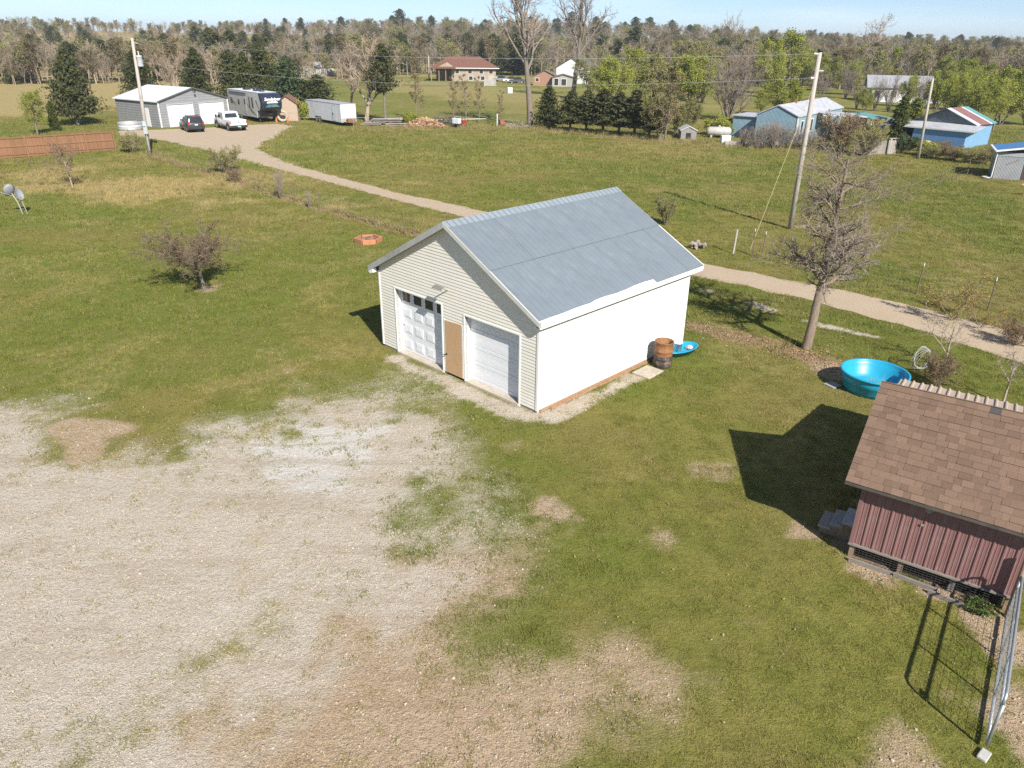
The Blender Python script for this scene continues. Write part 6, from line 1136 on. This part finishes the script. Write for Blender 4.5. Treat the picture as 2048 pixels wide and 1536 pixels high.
for px, py, tp, k, w, lb in ((1652, 182, 112, 'lime2', 1.3, 'green tree left of the broad skyline tree by the capped pole'), (1748, 166, 108, 'lime', 1.2, 'green tree directly below the broad skyline tree'), (1812, 178, 112, 'lime2', 1.3, 'wide green tree over the farmhouse roof'), (1856, 178, 108, 'lime2', 1.2, 'green tree on the rise between farmhouse and hillside cedar'), (1932, 222, 138, 'lime2', 1.2, 'green tree over the striped roof of the blue shed'), (2028, 222, 140, 'lime', 1.2, 'green tree on the slope above the silver shed'), (1700, 172, 116, 'pale', 1.3, 'pale budding tree left below the broad skyline tree'), (1600, 178, 96, 'lime2', 1.2, 'green tree behind the top of the capped pole')): plant(k, 'leafing_tree', lb, px, py, tp, w)
# thickets and shrubs
SHR = dict(BARE); SHR.update(levels=3, n=(7, 6, 4), start=(.12, .2, .2), ang=(.5, .6, .7), len=(.6, .55, .5), seg=(4, 3, 2, 2), rmin=.009)
reg('shrub', multi(21, 14, 3, .03, SHR, .6, trunk=.8), bark_grey, tw_brown, lf_bronze, .05, 1, .07, lvt=0); reg('shrub2', multi(22, 16, 3, .03, SHR, .9, trunk=.75), bark_grey, tw_grey, lf_pale, .05, 1, .07, lvt=0); reg('canes', multi(23, 20, 3, .022, SHR, .18, trunk=1.0, n=(6, 2, 2), ang=(.25, .3, .4)), bark_grey, tw_grey, lvt=0); reg('greenshrub', multi(24, 12, 2.4, .03, SHR, .7, trunk=.75), bark_grey, tw_brown, lf_lime, .07, 2, .1, lvt=0); reg('whiteshrub', multi(25, 12, 2.4, .03, SHR, .45, trunk=.75), bark_grey, tw_brown, lf_bluegreen, .07, 2, .1, lvt=0)
plant('shrub', 'bush', 'large brown twiggy bush in front of the mobile home wall', 1685, 302, 222, 1.25, cat='bush'); plant('shrub2', 'bush', 'arching brown bush behind the near bare tree', 1730, 312, 250, .9, cat='bush')
for px, py, tp in ((1500, 296, 250), (1515, 297, 244), (1530, 297, 236), (1545, 298, 240), (1560, 298, 244), (1575, 299, 246), (1590, 299, 246), (1620, 300, 250), (1640, 301, 256), (1545, 294, 236), (1605, 300, 252), (1485, 292, 250)): plant('canes', 'cane_clump', 'clump of upright bare canes against the mobile home', px, py, tp, 1.4, group='bare canes before the mobile home', cat='bush')
LB = iter(['tangled grey bush at the foot of the thin pole', 'tangled brown bush before the blue shed lean-to', 'grey bush before the right end of the blue shed', 'low grey bush between the blue shed and silver shed', 'brown bush just behind the silver shed corner', 'small green bush beside the leaning plywood sheet', 'brown bush between the plywood sheet and the blue wall'])
for px, py, tp, k in ((1870, 318, 288, 'shrub2'), (1905, 322, 290, 'shrub'), (1935, 326, 292, 'shrub2'), (1965, 328, 296, 'shrub2'), (1995, 322, 286, 'shrub'), (1850, 312, 282, 'greenshrub'), (1880, 305, 280, 'shrub')): plant(k, 'bush', next(LB), px, py, tp, 1.3, group='bushes in the weedy strip', cat='bush')
plant('whiteshrub', 'flowering_shrub', 'shrub with white blossom at the end of the board fence', 1806, 308, 268, 1.0, cat='bush'); plant('greenshrub', 'bush', 'small round green bush beside the blue porch', 1742, 282, 250, .9, cat='bush'); plant('greenshrub', 'bush', 'yellow green bush behind the propane tank', 1440, 272, 234, 1.3, cat='bush')
plant('greenshrub', 'bush', 'leafy green bush between the stacked lumber and firewood', 822, 250, 224, .9, cat='bush'); plant('greenshrub', 'bush', 'pale green bush at the foot of the cedars near the trailer', 600, 240, 200, 1.0, cat='bush')
plant('shrub2', 'bush', 'straggly bush at the foot of the transformer pole', 262, 305, 262, .9, cat='bush'); plant('shrub2', 'bush', 'small bare bush on the driveway bank', 452, 345, 290, .9, cat='bush'); plant('canes', 'bush', 'dark upright bush in the leafy fence strip', 562, 398, 328, .8, cat='bush'); plant('canes', 'bush', 'thorny low bush near the dark upright one', 618, 415, 375, .8, cat='bush'); plant('shrub', 'bush', 'small faded bush in the fence strip uphill of the dark upright one', 470, 365, 335, .9, cat='bush'); plant('shrub2', 'bush', 'twiggy bush at the right edge of the far garage yard', 1330, 450, 385, .5, cat='bush')
# nearer trees
reg('apple', mk_tree(31, 3.4, .10, BARE, trunk=.46, n=(13, 9, 8, 6), seg=(4, 5, 4, 3, 2), start=(.55, .12, .12, .1), ang=(.95, .75, .8, .9), len=(1.25, .55, .5, .5), short=(.1, .35, .35, .35), up=(.02, .11, .04, .02, 0), rmin=.0062), bark_grey, tw_red, lf_bronze, .024, 1, .03)
plant('apple', 'crabapple_tree', 'low round bare reddish tree standing alone in the left lawn', 408, 580, 438, 1.3, .6)
reg('young', mk_tree(32, 3.4, .05, BARE, trunk=.7, n=(11, 6, 5, 3), start=(.3, .15, .15, .1), ang=(.85, .75, .8, .9), len=(.62, .55, .5, .5), short=(.3, .4, .4, .4), rmin=.006), bark_tan, tw_brown, lf_bronze, .035, 1, .05)
plant('young', 'sapling', 'small budding tree in the dry grass before the privacy fence', 146, 376, 282, 1.25)
NT_ = mk_tree(36, 6.6, .165, BARE, trunk=.93, dir=(.14, .05, 1), n=(27, 9, 8, 5), seg=(8, 7, 5, 3, 2), start=(.28, .10, .10, .1), ang=(1.1, .8, .9, 1.0), len=(.40, .52, .5, .5), short=(.42, .3, .3, .3), up=(.015, .05, .02, .01, 0), wander=(.055, .16, .2, .22, .22), taper=(.2, .25, .35, .4, .5), rmin=.0042)
reg('near', NT_, M('pale_tan_bark', (.27, .21, .15), (.17, .13, .095), 6, .9, bump=.6, stretch=(3, 3, .6)), M('near_twig', (.28, .225, .178), (.20, .16, .125), 1, .9)); plant('near', 'bare_tree', 'leaning bare tree with dense grey twigs beside the stock tank', 1612, 697, 256, 1.0, 0)
reg('youngy', multi(33, 3, 2.4, .03, SHR, .7, trunk=.85, n=(7, 6, 5)), bark_grey, tw_brown, lf_yellow, .03, 2, .06, lvt=0); plant('youngy', 'sapling', 'yellow budding shrubby tree beyond the track', 1905, 640, 548, 1.2, cat='tree'); plant('youngy', 'sapling', 'low yellow budding shrub right of the taller one', 1960, 655, 610, 1.3, cat='tree')
reg('younger', mk_tree(34, 2.2, .035, BARE, levels=3, trunk=.6, n=(8, 6, 4), start=(.3, .2, .15), ang=(.8, .75, .8), len=(.9, .55, .5), rmin=.005), bark_tan, tw_grey); plant('younger', 'sapling', 'small forked bare sapling behind the wire coil', 1885, 735, 615, 1.3, 1.0); plant('younger', 'sapling', 'pale stemmed bare sapling behind the shed roof', 2005, 808, 680, 1.1, 2.5); plant('shrub', 'bush', 'dark leafless bush behind the stock tank', 1872, 775, 705, .8, cat='bush'); plant('shrub', 'bush', 'bare bush with catkins by the driveway at the right', 2030, 690, 655, 1.2, cat='bush')
reg('weed', multi(35, 14, .5, .008, SHR, 1.2, levels=2, trunk=.7, n=(4, 3), rmin=.004), M('weed_stem', (.12, .16, .05), (.1, .13, .04), 3), M('weed_green', (.10, .15, .035), (.08, .12, .03), 3, trans=.3), leafm('weed_leaf', (.10, .16, .035), (.08, .12, .03)), .03, 3, .04, lvt=0); plant('weed', 'weed_clump', 'green weed clump on the soil under the tube gate', 1955, 1222, None, 1.4, cat='weed', h=.2)
# ---------------------------------------------------------------- the far wood: one mass of bare and evergreen trees
def low(key, seed, bark, twig, leaf=None, lsz=.3, ln=1, **kw):
    t = mk_tree(seed, 11, .16, BARE, levels=3, trunk=kw.pop('trunk', .7), n=kw.pop('n', (12, 8, 6)), start=(.3, .2, .15), ang=(.65, .65, .7), len=(.5, .5, .5), seg=(4, 3, 2, 2), rmin=.026, **kw)
    a = t.tubes(0, 9, (5, 3, 3, 3, 3)); me_ = mesh(key, a, twig)
    if leaf:
        lv_, lf_ = leaves(t.tips, lsz, t.r, ln, .3); o = len(a[0]); me_ = bpy.data.meshes.new(key); me_.from_pydata([tuple(q) for q in a[0]] + [tuple(q) for q in lv_], [], list(a[1]) + [tuple(i + o for i in q) for q in lf_]); me_.materials.append(twig); me_.materials.append(leaf); me_.polygons.foreach_set('material_index', [0] * len(a[1]) + [1] * len(lf_)); me_.update()
    return proto(key, me_)
far1 = M('wood_twig_brown', (.29, .225, .155), (.22, .17, .115), .4, .9, rand=.18); far2 = M('wood_twig_grey', (.30, .25, .195), (.23, .19, .15), .4, .9, rand=.18); far3 = M('wood_twig_tan', (.36, .29, .195), (.29, .23, .15), .4, .9, rand=.15)
WP = [low('w1', 41, bark_grey, far1), low('w2', 42, bark_grey, far2), low('w3', 43, bark_tan, far3), low('w4', 44, bark_grey, far1, leafm('far_bud', (.20, .155, .075), (.17, .15, .06)), .16), low('w5', 45, bark_grey, far2, lf_pale, .17)]
cc = PROTO['cedar2'][0][1][1]; WP.append(proto('w6', cc)); WP.append(proto('w7', PROTO['pine'][0][1][1]))
r = np.random.default_rng(77); n = 5200; th = r.uniform(-.80, .80, n); dd = 205 + 420 * r.random(n) ** 1.4; x = dd * np.sin(th); y = dd * np.cos(th)
edge = 208 + 22 * fbm(x, y, 60, 3, 91) + np.where((x > -40) & (x < 32), 24, 0) - sstep(45, 75, x) * 30 - sstep(-40, -70, x) * 12
k = (dd > edge); x, y, dd = x[k], y[k], dd[k]; n = len(x)
hs2 = (.66 + .36 * sstep(-190, -50, x) * sstep(250, 60, x)) * r.uniform(.62, 1.18, n) * (1 + .0006 * (dd - 220)); u = r.random(n); cl = fbm(x, y, 35, 3, 93)
idx = np.where(u < .26, 0, np.where(u < .48, 1, np.where(u < .62, 2, np.where(u < .84, 3, np.where(u < .985, 4, 5))))); idx = np.where((cl > .62) & (u > .80), np.where(u > .9, 6, 5), idx)
sz = np.where(idx >= 5, hs2 * 1.25, hs2); wdx = sz * r.uniform(.95, 1.35, n)
scatter('far_wood', np.stack([x, y, terrain(x, y) - .2], -1), np.stack([0 * x, 0 * x, r.uniform(0, 6.28, n)], -1), np.stack([wdx, wdx, sz], -1), WP, idx)

# ---------------------------------------------------------------- thin spring haze over the whole place
hzm = bpy.data.materials.new('haze_air'); hzm.use_nodes = True; hn = hzm.node_tree.nodes; hn.remove(hn['Principled BSDF']); pv = hn.new('ShaderNodeVolumePrincipled'); pv.inputs['Density'].default_value = .00028; pv.inputs['Color'].default_value = (.78, .88, 1.0, 1); pv.inputs['Anisotropy'].default_value = .1
hzm.node_tree.links.new(pv.outputs[0], hn['Material Output'].inputs['Volume'])
hz = put('haze', mesh('haze', box(-3200, 3200, -2600, 3600, -1, 60), hzm)); hz['kind'] = 'stuff'
scn.cycles.volume_bounces = 0
